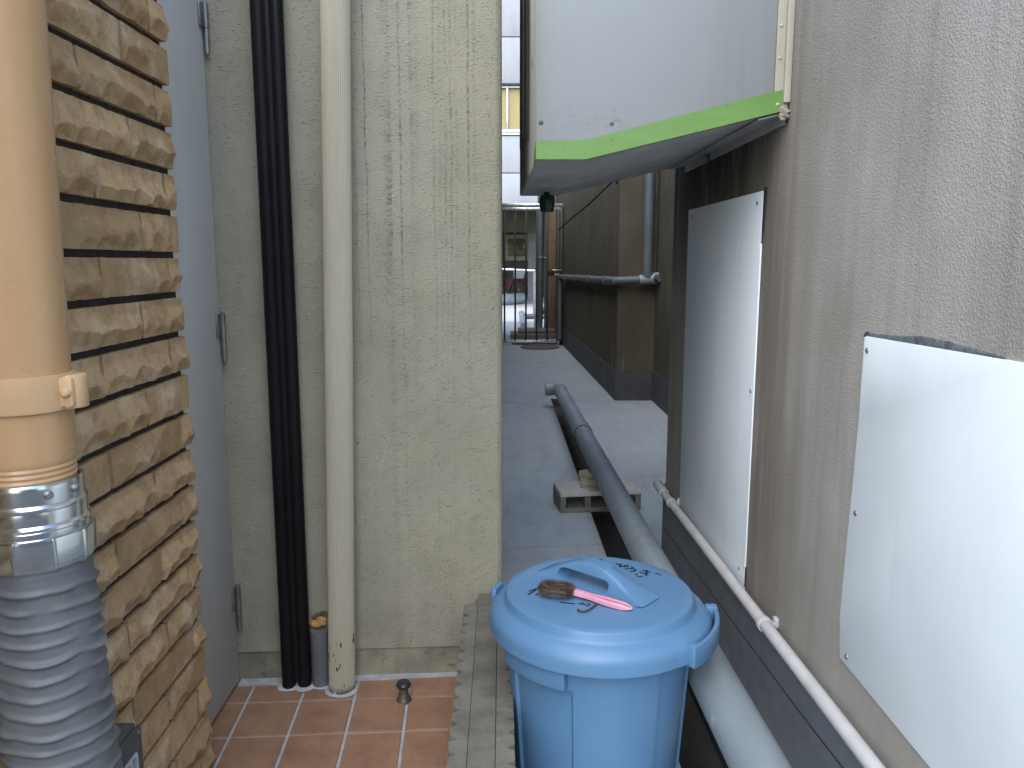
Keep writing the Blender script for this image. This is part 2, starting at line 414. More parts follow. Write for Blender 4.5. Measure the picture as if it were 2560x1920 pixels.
# tiled step in front of the plaster wall (turned with the wall)
wa = math.atan(.05)
ux, vx = Vector((math.cos(wa), math.sin(wa), 0)), Vector((-math.sin(wa), math.cos(wa), 0))
to = Vector((-.399, 1.839, 0))
gr = MB()
gr.face([(-.80, .2, -.003), (-.098, .2, -.003), (-.098, 2.128, -.003), (-.80, 2.094, -.003)])
gr.face([(-.80, .2, -.12), (-.098, .2, -.12), (-.098, .2, -.003), (-.80, .2, -.003)])
tag(gr.build('tile_bed', GROUT), kind='structure')
tl = MB()
for i in range(-3, 3):
    for j in range(-11, 2):
        u0, u1 = i * .145 + .0035, (i + 1) * .145 - .0035
        v0, v1 = j * .158 + .0035, (j + 1) * .158 - .0035
        if j == 1: v1 = .274 - .006
        if i == 2: u1 = .30
        q = [to + ux * a + vx * b for a, b in ((u0, v0), (u1, v0), (u1, v1), (u0, v1))]
        if q[1].x > -.099:
            q[1].x = q[2].x = -.099
            if q[0].x > -.12: continue
        cc = sum(q, Vector()) / 4
        top = [p + (cc - p).normalized() * .0022 for p in q]
        dz = rnd.uniform(-.0006, .0006)
        lo = [tl.b.verts.new((p.x, p.y, -.0032)) for p in q]; hi = [tl.b.verts.new((p.x, p.y, .001 + dz)) for p in top]
        tl.b.faces.new(hi)
        for k in range(4): tl.b.faces.new((lo[k], lo[(k + 1) % 4], hi[(k + 1) % 4], hi[k]))
tag(tl.build('tile_floor', TILE, angle=20), kind='structure')

# ------------------------------------------------------------------ plaster wall ahead (corner of the left building)
def wy(x): return 2.130 + .05 * x
H, HR, HF = 2.5, 2.9, 3.4        # heights of the left, right and rear walls
pw = thing('plaster_wall', 'rough greenish beige plaster wall with dark drip streaks, standing straight ahead behind the two upright pipes', 'wall', (-.4, 2.11, 0))
w = MB()
prof = [(-6, wy(-6)), (-.019, wy(-.019)), (-.013, wy(0) + .002), (-.004, wy(0) + .009), (.0, wy(0) + .02), (.0, 13), (-6, 13)]
w.prism(prof, 'z', .088, H)
w.build('wall', PL, pw)
p = MB(); p.prism([(-6, wy(-6) + .006), (-.024, wy(-.024) + .006), (-.006, wy(0) + .026), (-.006, 12.99), (-6, 12.99)], 'z', -.1, .0885)
p.build('plinth', FOOT, pw)

# ------------------------------------------------------------------ split-stone wall on the left
bw = thing('brick_wall', 'tan split-face stone brick wall with dark joints along the left side', 'wall', (-.7, 1.0, 0))
core = MB(); core.box((-1.0, .3, -.1), (-.7035, 1.714, 2.13)); core.build('mortar_bed', MORTAR, bw)
zl = [-.012, .066, .143, .228, .303, .378, .454, .531, .611, .692, .774, .856, .942, 1.027, 1.111, 1.194, 1.281, 1.365, 1.451, 1.535, 1.619, 1.701, 1.785]
while zl[-1] < 2.07: zl.append(zl[-1] + .084)
st = MB()
def stone(y0, y1, z0, z1, last):
    nu = max(6, int((y1 - y0) / .0046)); nv = 20
    L, Hh = y1 - y0, z1 - z0
    ns = max(1, round(L / rnd.uniform(.045, .10)))
    sc = []
    for k in range(ns):
        sc.append((L * (k + rnd.uniform(.15, .85)) / ns, rnd.uniform(.001, .0085), rnd.uniform(.34, .62), rnd.uniform(2.5, 8.0)))
    tt = [(rnd.uniform(.0168, .0212), rnd.uniform(.22, .46), rnd.uniform(-.10, .10)) for _ in range(2)]
    extra = [(rnd.uniform(0, L), rnd.uniform(-.30, .30), rnd.uniform(.018, .026)) for _ in range(2)]
    seed = rnd.uniform(0, 50)
    V = []
    for i in range(nu + 1):
        row = []
        for j in range(nv + 1):
            u, v = L * i / nu, Hh * j / nv
            h = min(a - b * (v - .45 * Hh) + c * (u - L / 2) * .5 for a, b, c in tt)
            for uc, h0, sl, kq in sc: h = min(h, h0 + sl * v + kq * (u - uc) ** 2)
            for uc, sl, h0 in extra: h = min(h, h0 + sl * (u - uc) * .5)
            h += .0013 * mnoise.fractal(Vector((u * 42 + seed, v * 42, seed)), .8, 2, 4)
            e = min(u, L - u); ez = min(v, Hh - v)
            if e < .0035: h = min(h, .0085)
            if ez < .003: h = min(h, .0135)
            h = max(.0075, h)
            jy = .0016 * mnoise.noise(Vector((v * 60, seed, i * .0))) if i in (0, nu) else 0
            row.append(st.b.verts.new((-.70 + h, y0 + u + jy * 1.5, z0 + v + (.0012 * mnoise.noise(Vector((u * 50, seed, j))) if j in (0, nv) else 0))))
        V.append(row)
    for i in range(nu):
        for j in range(nv): st.b.faces.new((V[i][j], V[i + 1][j], V[i + 1][j + 1], V[i][j + 1]))
    ring = [V[i][0] for i in range(nu + 1)] + [V[nu][j] for j in range(1, nv + 1)] + [V[i][nv] for i in range(nu - 1, -1, -1)] + [V[0][j] for j in range(nv - 1, 0, -1)]
    back = [st.b.verts.new((-.706, q.co.y, q.co.z)) for q in ring]
    n = len(ring)
    for k in range(n): st.b.faces.new((ring[k], back[k], back[(k + 1) % n], ring[(k + 1) % n]))
for k in range(len(zl) - 1):
    z0, z1 = zl[k] + .0070, zl[k + 1] - .0070
    edge = 1.722 + rnd.uniform(-.006, .008)
    off = (1.650 if k % 2 == 0 else 1.525) + rnd.uniform(-.012, .012)
    ys = [edge]
    y = off
    while y > .3:
        ys.append(y + rnd.uniform(-.012, .012)); y -= .283
    ys.append(.3)
    for a, b in zip(ys[1:], ys): stone(a + .0052, b - .0052, z0, z1, b == edge)
st.build('stone_bricks', STONE, bw, angle=16)

# ------------------------------------------------------------------ grey steel door in the gap
dr = thing('steel_door', 'blue-grey painted steel door seen edge-on between the stone wall and the plaster wall', 'door', (-.745, 2.0, 0))
m = MB(); m.box((-.80, 1.30, .012), (-.745, 2.083, 2.35), .003); m.build('door_leaf', DOOR, dr)
m = MB(); m.box((-.81, 2.0835, .0), (-.752, 2.0915, 2.4)); m.build('door_frame', DOOR, dr)
m = MB(); m.box((-1.0, 1.7125, 2.36), (-.752, 2.085, 2.5)); m.box((-1.0, 1.7125, -.1), (-.82, 1.99, 2.36)); m.build('door_recess', CONC, dr)
h0 = None
for zb, zt in ((1.695, 1.812), (.922, 1.046), (.165, .292)):
    zm = (zb + zt) / 2
    m = MB(); m.box((-.7465, 2.052, zm), (-.7395, 2.078, zt), .0012)
    m.tube([(-.735, 2.078, zm), (-.735, 2.078, zt)], .0075, 16)
    hg = m.build('hinge', STEEL, dr)
    m = MB(); m.tube([(-.735, 2.078, zb), (-.735, 2.078, zm - .001)], .0066, 16); m.tube([(-.735, 2.078, zb - .004), (-.735, 2.078, zb)], .005, 12)
    m.tube([(-.735, 2.078, zt), (-.735, 2.078, zt + .004)], .005, 12)
    m.build('hinge_pin', STEEL, hg)

# ------------------------------------------------------------------ pipes on the plaster wall
bc = MB()
for dx, r, z0 in ((-.0215, .0185, 0), (.0215, .0185, 0), (0, .0165, .028)):
    yy = 2.062 if dx else 2.064
    bc.tube([(-.5785 + dx, yy + .002 * dx / .02, z0), (-.5785 + dx, yy + .002 * dx / .02, 2.5)], r, 20)
bc.box((-.600, 2.072, .03), (-.557, 2.092, 2.5))
tag(bc.build('black_conduit', BLACK, base=(-.5785, 2.065, 0)), 'glossy black ribbed cable conduit running up the plaster wall, left of the cream pipe', 'conduit')
cp = MB()
lean = (.043 / 1.806)
def flute(r, h, a): return r + .0006 * math.cos(a * 46)
cp.lathe([(.031, 0.0), (.0355, 0), (.0355, .02), (.0355, .5), (.0355, 1.5), (.0355, 2.5)], (0, 0, 0), 276, 'z', flute)
for v in cp.b.verts: v.co = Vector((-.4495 + v.co.x + lean * v.co.z, 2.046 + v.co.y, v.co.z))
tag(cp.build('drain_pipe', CREAM, base=(-.4495, 2.046, 0)), 'cream fluted drain pipe with chipped paint running up the plaster wall', 'pipe')
sp = MB(); sp.lathe([(.0, .158), (.021, .160), (.0255, .164), (.0255, -.003)], (-.5125, 2.075, 0), 28)
tag(sp.build('pipe_stub', GREYP, base=(-.5125, 2.075, 0)), 'short dark grey capped pipe between the black conduit and the cream pipe', 'pipe')
ff = thing('foam_filler', 'patch of broken yellow-orange foam on the wall above the short grey pipe', 'foam', (-.515, 2.09, .18))
m = MB()
for k in range(9):
    c = (-.523 + rnd.uniform(-.018, .022), 2.094 + rnd.uniform(-.006, .006), .178 + rnd.uniform(-.012, .012))
    bb = bmesh.new(); bmesh.ops.create_icosphere(bb, subdivisions=3, radius=1)
    s3 = [rnd.uniform(.008, .016), .009, rnd.uniform(.006, .010)]
    for v in bb.verts:
        n = 1 + .35 * mnoise.noise(v.co * 2.2 + Vector((k * 5, 0, 0)))
        v.co = Vector((c[0] + v.co.x * s3[0] * n, c[1] + v.co.y * s3[1] * n, c[2] + v.co.z * s3[2] * n))
    m.join(bb)
m.build('foam', FOAM, ff)
m = MB()
for k in range(6):
    bb = bmesh.new(); bmesh.ops.create_icosphere(bb, subdivisions=3, radius=1)
    c = (-.517 + .007 * k - .012, 2.098, .202 - .003 * abs(k - 3))
    for v in bb.verts:
        n = 1 + .4 * mnoise.noise(v.co * 2 + Vector((k * 3, 9, 0)))
        v.co = Vector((c[0] + v.co.x * .010 * n, c[1] + v.co.y * .007 * n, c[2] + v.co.z * .006 * n))
    m.join(bb)
m.build('crumbled_edge', HOLE, ff)
m = MB()                                             # mortar fillets round the pipe feet
for c, r in (((-.4495, 2.046), .045), ((-.5125, 2.078), .034), ((-.6, 2.068), .034), ((-.557, 2.068), .034)):
    m.lathe([(r, .0012), (r - .004, .0035), (r - .012, .0065), (r - .02, .007)], (c[0], c[1], 0), 32, 'z', lambda r, h, a: r * (1 + .05 * math.sin(a * 3 + c[0] * 90)))
m.prism([(-.745, 2.064), (-.60, 2.072), (-.45, 2.086), (-.10, 2.113), (-.10, 2.132), (-.745, 2.1)], 'z', -.002, .0042)
tag(m.build('grout_collar', GROUT), 'pale grout smeared along the foot of the plaster wall and round the pipe feet', 'grout')

ds = thing('door_stop', 'small black mushroom-shaped door stop on the terracotta tiles', 'door stop', (-.27, 1.99, 0))
m = MB(); m.lathe([(.0, .056), (.010, .0558), (.0175, .053), (.0205, .047), (.0195, .041), (.015, .0375), (.0, .037)], (-.27, 1.99, 0), 36); m.build('cap', KNOB, ds)
m = MB(); m.lathe([(.0135, .037), (.0125, .028), (.0135, .016), (.019, .006), (.0215, .0015), (.0215, 0)], (-.27, 1.99, 0), 36); m.build('neck', BRASS, ds)

# ------------------------------------------------------------------ low wall with notched capping
lw = thing('low_wall', 'low grey kerb wall with notched capping between the tiles and the blue bin', 'low wall', (-.042, 1.4, 0))
m = MB(); m.box((-.078, .3, -.1), (-.004, 2.115, .232), .003); m.build('wall_body', CAP, lw)
def flange(x_in, x_out, y1):
    pts = [(x_in, .3)]; s = 1 if x_out > x_in else -1
    pts.append((x_out, .3)); y = .32
    while y < y1 - .04:
        wdt = .0205 * rnd.uniform(.8, 1.15); dpt = .0155 * rnd.uniform(.75, 1.15)
        pts += [(x_out + s * rnd.uniform(-.0015, .0015), y), (x_out - s * .004, y + .0035), (x_out - s * dpt * .8, y + .0075), (x_out - s * dpt, y + .0105), (x_out - s * dpt * .75, y + .0140), (x_out - s * .003, y + wdt), (x_out, y + wdt + .004)]
        y += .049 * rnd.uniform(.92, 1.08)
    pts += [(x_out, y1), (x_in, y1)]
    return pts
m = MB(); m.prism(flange(-.0695, -.106, 2.045), 'z', .233, .2485); m.build('capping_edge', CAP, lw)
m = MB(); m.prism(flange(-.0145, .0225, 2.085), 'z', .233, .2485); m.build('capping_edge', CAP, lw)
m = MB(); m.box((-.0685, .3, .230), (-.0155, 2.108, .2525), .0018); m.build('capping_strip', CAP, lw)

# ------------------------------------------------------------------ blue bin
BC = (.21, 1.63)
tb = thing('trash_can', 'round light blue plastic bin with lid beside the low wall', 'bin', (BC[0], BC[1], 0))
def sm(a, b, x):
    t = max(0, min(1, (x - a) / (b - a))); return t * t * (3 - 2 * t)
def body_r(r, h, a):
    dg = math.degrees(a) % 360
    if dg > 180: dg -= 360
    def win(a0, a1, z1): return sm(a0 - .8, a0 + .8, dg) * (1 - sm(a1 - .8, a1 + .8, dg)) * (1 - sm(z1 - .006, z1 + .006, h)) * sm(.03, .04, h)
    return r - .0065 * (win(-158, -112, .335) + win(-58, -14, .368) + win(20, 66, .368) + win(112, 160, .335))
prof = [(0, .004), (.165, .004), (.174, .0), (.178, .006)] + [(.178 + .026 * k / 60, .006 + .40 * k / 60) for k in range(1, 61)] + [(.190, .406), (.186, .39)]
m = MB(); m.lathe(prof, (BC[0], BC[1], 0), 240, 'z', body_r); body = m.build('body', BLUE, tb)
for a0, a1 in ((-158, -114), (22, 66)):
    m = MB(); m.sector(BC, .190, .2235, R(a0), R(a1), .348, .3945, 18, .004); m.build('carry_lug', BLUE, body)
m = MB()
lp = [(.0, .4740), (.10, .4738), (.186, .4725), (.1965, .4715), (.2015, .4690), (.2040, .4640), (.2060, .4545), (.2085, .4500), (.2135, .4475), (.2230, .4425), (.2310, .4360), (.2365, .4280), (.2385, .4180), (.2390, .3960), (.2365, .3945), (.2340, .3960), (.2335, .41)]
def lid_r(r, h, a):
    dg = math.degrees(a) % 360
    if dg > 180: dg -= 360
    if r > .2:
        k = sm(.2, .236, r)
        r += k * .0045 * sm(-58, -48, dg) * (1 - sm(-6, 2, dg)) + 0
    return r
m.lathe(lp, (BC[0], BC[1], 0), 240, 'z', lid_r); lid = m.build('lid', BLUE, tb)
m = MB()
m.sector(BC, .2475, .2575, R(-47), R(-4), .390, .4365, 24, .0035)
m.sector(BC, .236, .2575, R(-50), R(-45.5), .390, .4365, 4, .003)
m.sector(BC, .232, .2575, R(-5), R(-.5), .395, .4395, 4, .003)
m.build('lock_tab', BLUE, lid)
m = MB(); m.sector(BC, .2325, .2465, R(153), R(165), .418, .4465, 8, .005); m.build('lock_tab', BLUE, lid)
# slot shadow gap of the tab is real: tab stands clear of the rim
# arched handle with finger slot, along A-B
A, B = Vector((.077, 1.764, .4718)), Vector((.329, 1.537, .4718))
ax = (B - A); Lh = ax.length; ax.normalize(); px = Vector((-ax.y, ax.x, 0))
Hh = .056
def outer(t):
    th = math.cos(math.pi * (t / Lh - .5))
    return Hh * max(0, th) ** 1.75
N = 72; oc = Vector((Lh * .46, .0180)); slot = []; outl = []
hl, hr_ = Lh * .16, .0138
for k in range(N):
    a = 2 * math.pi * k / N
    dx, dz = math.cos(a), math.sin(a)
    lo, hi = 0, Lh
    for _ in range(30):
        md = (lo + hi) / 2; x, z = oc.x + dx * md, oc.y + dz * md
        if 0 <= x <= Lh and -.004 <= z <= outer(x): lo = md
        else: hi = md
    outl.append((oc.x + dx * lo, oc.y + dz * lo))
    lo, hi = 0, Lh
    for _ in range(30):
        md = (lo + hi) / 2; x, z = dx * md, dz * md
        q = max(0, abs(x) - hl)
        if math.hypot(q, z) <= hr_: lo = md
        else: hi = md
    slot.append((oc.x + dx * lo, oc.y + dz * lo))
m = MB()
def wid(x, z):
    e = abs(x / Lh - .5) * 2
    return .0190 + .012 * e ** 2 + .012 * (1 - min(1, z / Hh)) ** 2
def P3(q, side, k=1.0): return A + ax * q[0] + Vector((0, 0, q[1])) + px * side * wid(*q) * k
ringsO = {}
for side in (-1, 1):
    mid = [((o[0] * .93 + s_[0] * .07), min(o[1] * .88 + s_[1] * .12, max(-.004, outer(o[0] * .93 + s_[0] * .07) * .90 - .0004))) for o, s_ in zip(outl, slot)]
    ringsO[side] = ([m.b.verts.new(P3(q, side, .80)) for q in outl], [m.b.verts.new(P3(q, side)) for q in mid], [m.b.verts.new(P3(q, side, 1.0)) for q in slot])
    for k in range(N):
        j = (k + 1) % N; a_, b_, c_ = ringsO[side]
        m.b.faces.new((a_[k], a_[j], b_[j], b_[k])); m.b.faces.new((b_[k], b_[j], c_[j], c_[k]))
for k in range(N):
    j = (k + 1) % N
    m.b.faces.new((ringsO[-1][0][k], ringsO[-1][0][j], ringsO[1][0][j], ringsO[1][0][k]))
    m.b.faces.new((ringsO[-1][2][k], ringsO[-1][2][j], ringsO[1][2][j], ringsO[1][2][k]))
m.build('lid_handle', BLUE, lid, angle=50)
# handwriting on the lid
strokes = [[(.237, 1.838), (.242, 1.831)], [(.272, 1.803), (.285, 1.8)], [(.277, 1.786), (.288, 1.789)], [(.284, 1.802), (.28, 1.786)],
    [(.291, 1.791), (.296, 1.794), (.301, 1.791), (.296, 1.784), (.29, 1.786), (.291, 1.791)], [(.307, 1.784), (.31, 1.778)],
    [(.289, 1.77), (.298, 1.774), (.308, 1.772), (.315, 1.766), (.307, 1.757), (.299, 1.756)],
    [(.329, 1.762), (.345, 1.751)], [(.321, 1.75), (.338, 1.739)], [(.34, 1.762), (.332, 1.731)], [(.309, 1.737), (.313, 1.742)],
    [(.312, 1.728), (.315, 1.723), (.322, 1.726)], [(.357, 1.743), (.361, 1.742)], [(.364, 1.736), (.367, 1.734)],
    [(.058, 1.647), (.073, 1.658), (.087, 1.674)], [(.055, 1.629), (.065, 1.641), (.073, 1.656)], [(.072, 1.627), (.077, 1.632)], [(.157, 1.644), (.167, 1.643)],
    [(.123, 1.588), (.144, 1.582), (.152, 1.58)], [(.161, 1.582), (.167, 1.577), (.173, 1.578), (.169, 1.587)], [(.174, 1.576), (.178, 1.568), (.185, 1.576), (.18, 1.582)]]
m = MB()
for s_ in strokes:
    pts = [Vector((x * .9819, y * .9819, .4746)) for x, y in s_]
    L_, R_ = [], []
    for i, q in enumerate(pts):
        t = (pts[min(i + 1, len(pts) - 1)] - pts[max(0, i - 1)]).normalized(); nn = Vector((-t.y, t.x, 0)) * .0019
        e = t * (.001 if i == len(pts) - 1 else (-.001 if i == 0 else 0))
        L_.append(m.b.verts.new(q + nn + e)); R_.append(m.b.verts.new(q - nn + e))
    for i in range(len(pts) - 1): m.b.faces.new((L_[i], L_[i + 1], R_[i + 1], R_[i]))
m.build('marker_writing', INK, lid)
BK = .9819; BZ = .0135                                  # brush lies on the raised disc

# scrubbing brush lying on the lid
br = thing('scrub_brush', 'brown bristle brush with pink handle lying on the blue lid', 'brush', (.15, 1.575, .474))
hd0, hd1 = Vector((.078 * BK, 1.633 * BK, .4775 + BZ)), Vector((.155 * BK, 1.609 * BK, .4775 + BZ))
hax = (hd1 - hd0).normalized(); hpx = Vector((-hax.y, hax.x, 0))
lc = (hd0 + hd1) / 2; la = .031; lb = .0195
path = []
for k in range(40):
    a = 2 * math.pi * k / 40
    path.append(lc + hax * (math.copysign(abs(math.cos(a)) ** .75, math.cos(a)) * la) + hpx * (math.copysign(abs(math.sin(a)) ** .8, math.sin(a)) * lb))
m = MB()
for k in range(9000):
    t = rnd.random() * 40; i = int(t); q = path[i % 40].lerp(path[(i + 1) % 40], t - i)
    dirp = (path[(i + 1) % 40] - path[i % 40]).normalized()
    v = Vector((rnd.gauss(0, 1), rnd.gauss(0, 1), rnd.gauss(0, 1))); v -= dirp * v.dot(dirp) * .8; v.normalize()
    ln = rnd.uniform(.0105, .0150)
    tip = q + v * ln
    if tip.z < .4743: tip.z = .4743 + rnd.random() * .002
    s_ = v.cross(Vector((rnd.random(), rnd.random(), rnd.random()))).normalized() * .00042
    m.b.faces.new([m.b.verts.new(x) for x in (q - s_, q + s_, tip)])
m.tube(path + [path[0]], .005, 8, False)
m.build('bristle_head', HAIR, br, angle=180)
m = MB()
h0, h1 = Vector((.151 * BK, 1.614 * BK, .474 + BZ)), Vector((.270 * BK, 1.545 * BK, .4655 + BZ))
hd = (h1 - h0); hL = hd.length; hd.normalize(); hs = Vector((-hd.y, hd.x, 0)).normalized(); hu = hs.cross(hd) * -1
if hu.z < 0: hu = -hu
prev = None; prevg = None; gm = MB()
for k in range(25):
    t = k / 24
    wd = .0075 - .0012 * math.sin(min(1, t * 2.2) * math.pi) + .0042 * math.sin(max(0, (t - .35) / .65) * math.pi) ** .9 if t > .3 else .0075 - .0012 * math.sin(t * 2.2 * math.pi)
    if t > .9: wd *= max(.12, 1 - ((t - .9) / .1) ** 2 * .8)
    th = .0052 * (1 if t < .85 else max(.25, 1 - (t - .85) / .2))
    c = h0 + hd * hL * t
    sec = [(-1, -1), (-1.0, .55), (-.8, 1), (-.52, 1), (-.44, .25), (.44, .25), (.52, 1), (.8, 1), (1, .55), (1, -1)] if t > .16 else [(-1, -1), (-1.0, .55), (-.8, 1), (-.52, 1), (-.44, 1), (.44, 1), (.52, 1), (.8, 1), (1, .55), (1, -1)]
    ring = [m.b.verts.new(c + hs * x * wd + hu * z * th) for x, z in sec]
    if prev:
        for i in range(10): m.b.faces.new((prev[i], prev[(i + 1) % 10], ring[(i + 1) % 10], ring[i]))
        if t > .2:
            gr_ = [gm.b.verts.new(c + hs * x * wd + hu * (.31) * th) for x in (-.45, .45)]
            if prevg: gm.b.faces.new((prevg[0], prevg[1], gr_[1], gr_[0]))
            prevg = gr_
    else: m.b.faces.new(ring)
    prev = ring
m.b.faces.new(prev[::-1])
hob = m.build('handle', PINK, br, angle=40); gm.build('handle_groove', PINKD, hob)
m = MB()
cpts = [(.201, 1.581, .4635), (.195, 1.567, .4635), (.188, 1.557, .463), (.180, 1.547, .463), (.173, 1.540, .463), (.166, 1.537, .463), (.160, 1.540, .463), (.156, 1.545, .463)]
cpts = [(x * BK, y * BK, z + BZ) for x, y, z in cpts]
m.tube(cpts, [.0022] * 7 + [.003], 8); m.build('hanging_cord', CORD, br)

# ------------------------------------------------------------------ tan pipe, metal coupling, grey hose (front left)
fc = thing('conduit_assembly', 'upright tan pipe joined by a shiny metal coupling to a grey corrugated hose, bottom left', 'conduit', (-.605, .985, 0))
cx, cy = -.6055, .985
m = MB(); m.lathe([(.052, .898), (.0555, .898)] + [(.0555 + (.0008 if k % 2 else -.0006), .9005 + .0035 * k) for k in range(10)] + [(.057, .937), (.057, 2.6)], (0, 0, 0), 96)
for v in m.b.verts: v.co = Vector((cx - .002 + v.co.x + (v.co.z - .9) * .016, cy + v.co.y, v.co.z))
m.build('rigid_pipe', ORANGE, fc)
m = MB(); m.lathe([(.0575, .9975), (.0615, .998), (.062, 1.0025), (.062, 1.0375), (.0615, 1.042), (.0575, 1.0425)], (cx, cy, 0), 96)
m.sector((cx + .062, cy + .001), .0, .019, R(-90), R(90), .999, 1.041, 12, .002)
cl = m.build('pipe_clamp', BAND, fc)
m = MB(); m.box((cx + .050, cy - .020, 1.001), (cx + .0745, cy - .0045, 1.039), .004); m.build('clamp_ear', BAND, cl)
m = MB(); screw(m, (cx + .0665, cy - .020, 1.020), '-y', .0065, .006); m.build('clamp_screw', BAND, cl)
m = MB()
cprof = [(.0560, .9075), (.0600, .9095), (.0612, .907), (.0615, .902), (.0610, .884), (.0625, .8815), (.0640, .880), (.0640, .877), (.0625, .875), (.0632, .870), (.0632, .859), (.0648, .857), (.0662, .8555), (.0665, .852), (.0650, .850), (.0652, .846), (.0650, .843), (.068, .842)]
m.lathe(cprof, (cx, cy, 0), 128)
coup = m.build('coupling', ZINC, fc, angle=25)
m = MB()
def facet(r, h, a):
    n = 10; k = (a * n / (2 * math.pi) + .2) % 1
    return r * (1 - .022 * (1 - (abs(k - .5) * 2) ** 2) + (.012 if abs(k - .5) > .46 else 0))
m.lathe([(.0655, .8425), (.0695, .8415), (.0702, .8385), (.0700, .808), (.0690, .803), (.0655, .799), (.0600, .797)], (cx, cy, 0), 264, 'z', facet)
m.build('clamp_nut', ZINC, coup, angle=25)
for a in (-42, -8):
    m = MB(); v = Vector((math.cos(R(a)), math.sin(R(a)), 0)); c = Vector((cx, cy, .896)) + v * .0612
    m.tube([c, c + v * .0035, c + v * .0055], [.0056, .0054, .0035], 14)
    m.build('coupling_screw', STEEL, coup)
m = MB()
pts = []; rs = []; turns = 0
for k in range(561):
    z = .812 - .812 * k / 560
    t = k / 560
    pts.append((cx + .001 + .020 * t ** 1.3, cy + .012 * t, z)); 
    ph = z / .0235
    u = ph % 1
    rs.append(.0610 + .005 * sm(0, .3, t))
m.tube(pts, rs, 72, True)
for v in m.b.verts:                                   # helical lay and slight sagging of the vinyl
    a = math.atan2(v.co.y - cy, v.co.x - cx)
    z = v.co.z; n1 = mnoise.noise(Vector((a * 1.2, z * 9, 3))); n2 = mnoise.noise(Vector((a * 2.1, z * 26, 8)))
    u = ((z + .0037 * a + .006 * n1 + .0012 * n2 + .013 * mnoise.noise(Vector((.4, z * 17, 5)))) / .0235) % 1
    amp = max(0, .0032 + .0045 * n2 + .003 * n1) * sm(.80, .77, z) if z < .80 else 0
    bulge = amp * math.exp(-((u - .5) / .16) ** 2) + .0018 * n1
    rr = math.hypot(v.co.x - (cx + .011), v.co.y - cy)
    v.co.x += math.cos(a) * bulge; v.co.y += math.sin(a) * bulge
m.build('flexible_hose', HOSE, fc, angle=60)

ob = thing('outlet_box', 'small dark grey box with a white sticker low on the stone wall behind the hose', 'box', (-.65, 1.24, .33))
m = MB(); m.box((-.69, 1.165, .245), (-.638, 1.268, .391), .004); m.build('box_body', BOXG, ob)
m = MB(); m.box((-.6375, 1.160, .240), (-.631, 1.272, .385), .002); cv = m.build('cover', BOXG, ob)
m = MB(); screw(m, (-.631, 1.262, .374), 'x', .004, .002); m.build('cover_screw', STEEL, cv)
m = MB(); m.prism([(1.205, .305), (1.246, .305), (1.252, .312), (1.252, .342), (1.246, .348), (1.205, .348)], 'x', -.6308, -.6303)
stk = m.build('sticker', STICK, cv)
m = MB()
for y0, z0, y1, z1 in ((1.213, .333, 1.226, .336), (1.218, .340, 1.220, .325), (1.212, .326, 1.227, .322), (1.232, .338, 1.245, .338), (1.236, .342, 1.234, .324), (1.243, .334, 1.240, .322), (1.212, .316, 1.246, .316)):
    dv = Vector((0, y1 - y0, z1 - z0)).normalized(); nn = Vector((0, -dv.z, dv.y)) * .0011
    a_, b_ = Vector((-.6299, y0, z0)), Vector((-.6299, y1, z1)); m.face([a_ + nn, b_ + nn, b_ - nn, a_ - nn])
m.build('sticker_print', SCRIB, stk)

# ------------------------------------------------------------------ right-hand stucco wall
WX = .65
sw = thing('stucco_wall', 'brown stained stucco wall filling the right side, nearest the camera', 'wall', (WX, 1.6, 0))
m = MB(); m.prism([(WX, .25), (WX, 3.032), (WX + .006, 3.04), (1.296, 3.04), (1.296, .25)], 'z', .286, HR); m.build('wall', ST, sw)
m = MB(); m.prism([(WX - .008, .25), (WX - .008, 3.04), (1.295, 3.04), (1.295, .25)], 'z', -.1, .2855); pl = m.build('plinth', PLINTH, sw)
m = MB()
gp = [(1.0, .252), (1.31, .238), (1.58, .216), (1.9, .196), (2.3, .172), (2.82, .142), (3.03, .132)]
a0 = [m.b.verts.new((WX - .0086, y, z + .0022 + .0008 * mnoise.noise(Vector((y * 30, 0, 0))))) for y, z in gp]; b0 = [m.b.verts.new((WX - .0086, y, z - .0022)) for y, z in gp]
for k in range(len(gp) - 1): m.b.faces.new((a0[k], a0[k + 1], b0[k + 1], b0[k]))
m.build('plinth_joint', DARK, pl)
bk = MB(); bk.box((1.300, .25, -.1), (5, 6.0, HF)); bk.build('building_mass', CONC, sw)

def sheet(name, label, outline, x0, th, mat, screws, loc):
    t = thing(name, label, 'panel', loc, 'metal sheets on the right wall')
    m = MB(); m.prism(outline, 'x', x0, x0 - th, .0008); m.build('metal_sheet', mat, t)
    for y, z in screws:
        m = MB(); screw(m, (x0 - th, y, z), '-x', .0052, .003); m.build('screw', STEEL, t)
    return t
tp = sheet('wall_panel', 'tall narrow off-white metal sheet screwed to the brown wall below the green-edged sign', [(1.990, 1.354), (2.779, 1.357), (2.775, .86), (2.771, .292), (1.996, .292), (1.993, .86)], WX, .004, SHEETG, [(2.029, 1.327), (2.013, .847), (2.040, .353), (2.729, 1.333), (2.746, .702)], (WX, 2.4, .3))
wp = sheet('wall_panel', 'large bright white metal sheet on the brown wall at the right edge', [(1.394, 1.047), (1.394, .979), (1.394, .902), (1.401, .77), (1.409, .651), (1.4165, .509), (1.405, .429), (1.0, .421), (.62, .421), (.62, 1.066), (.966, 1.056), (1.385, 1.0495)], WX, .004, SHEET, [(1.378, 1.025), (1.380, .725), (1.376, .446), (.66, 1.04), (.66, .72), (.66, .44)], (WX, 1.0, .43))
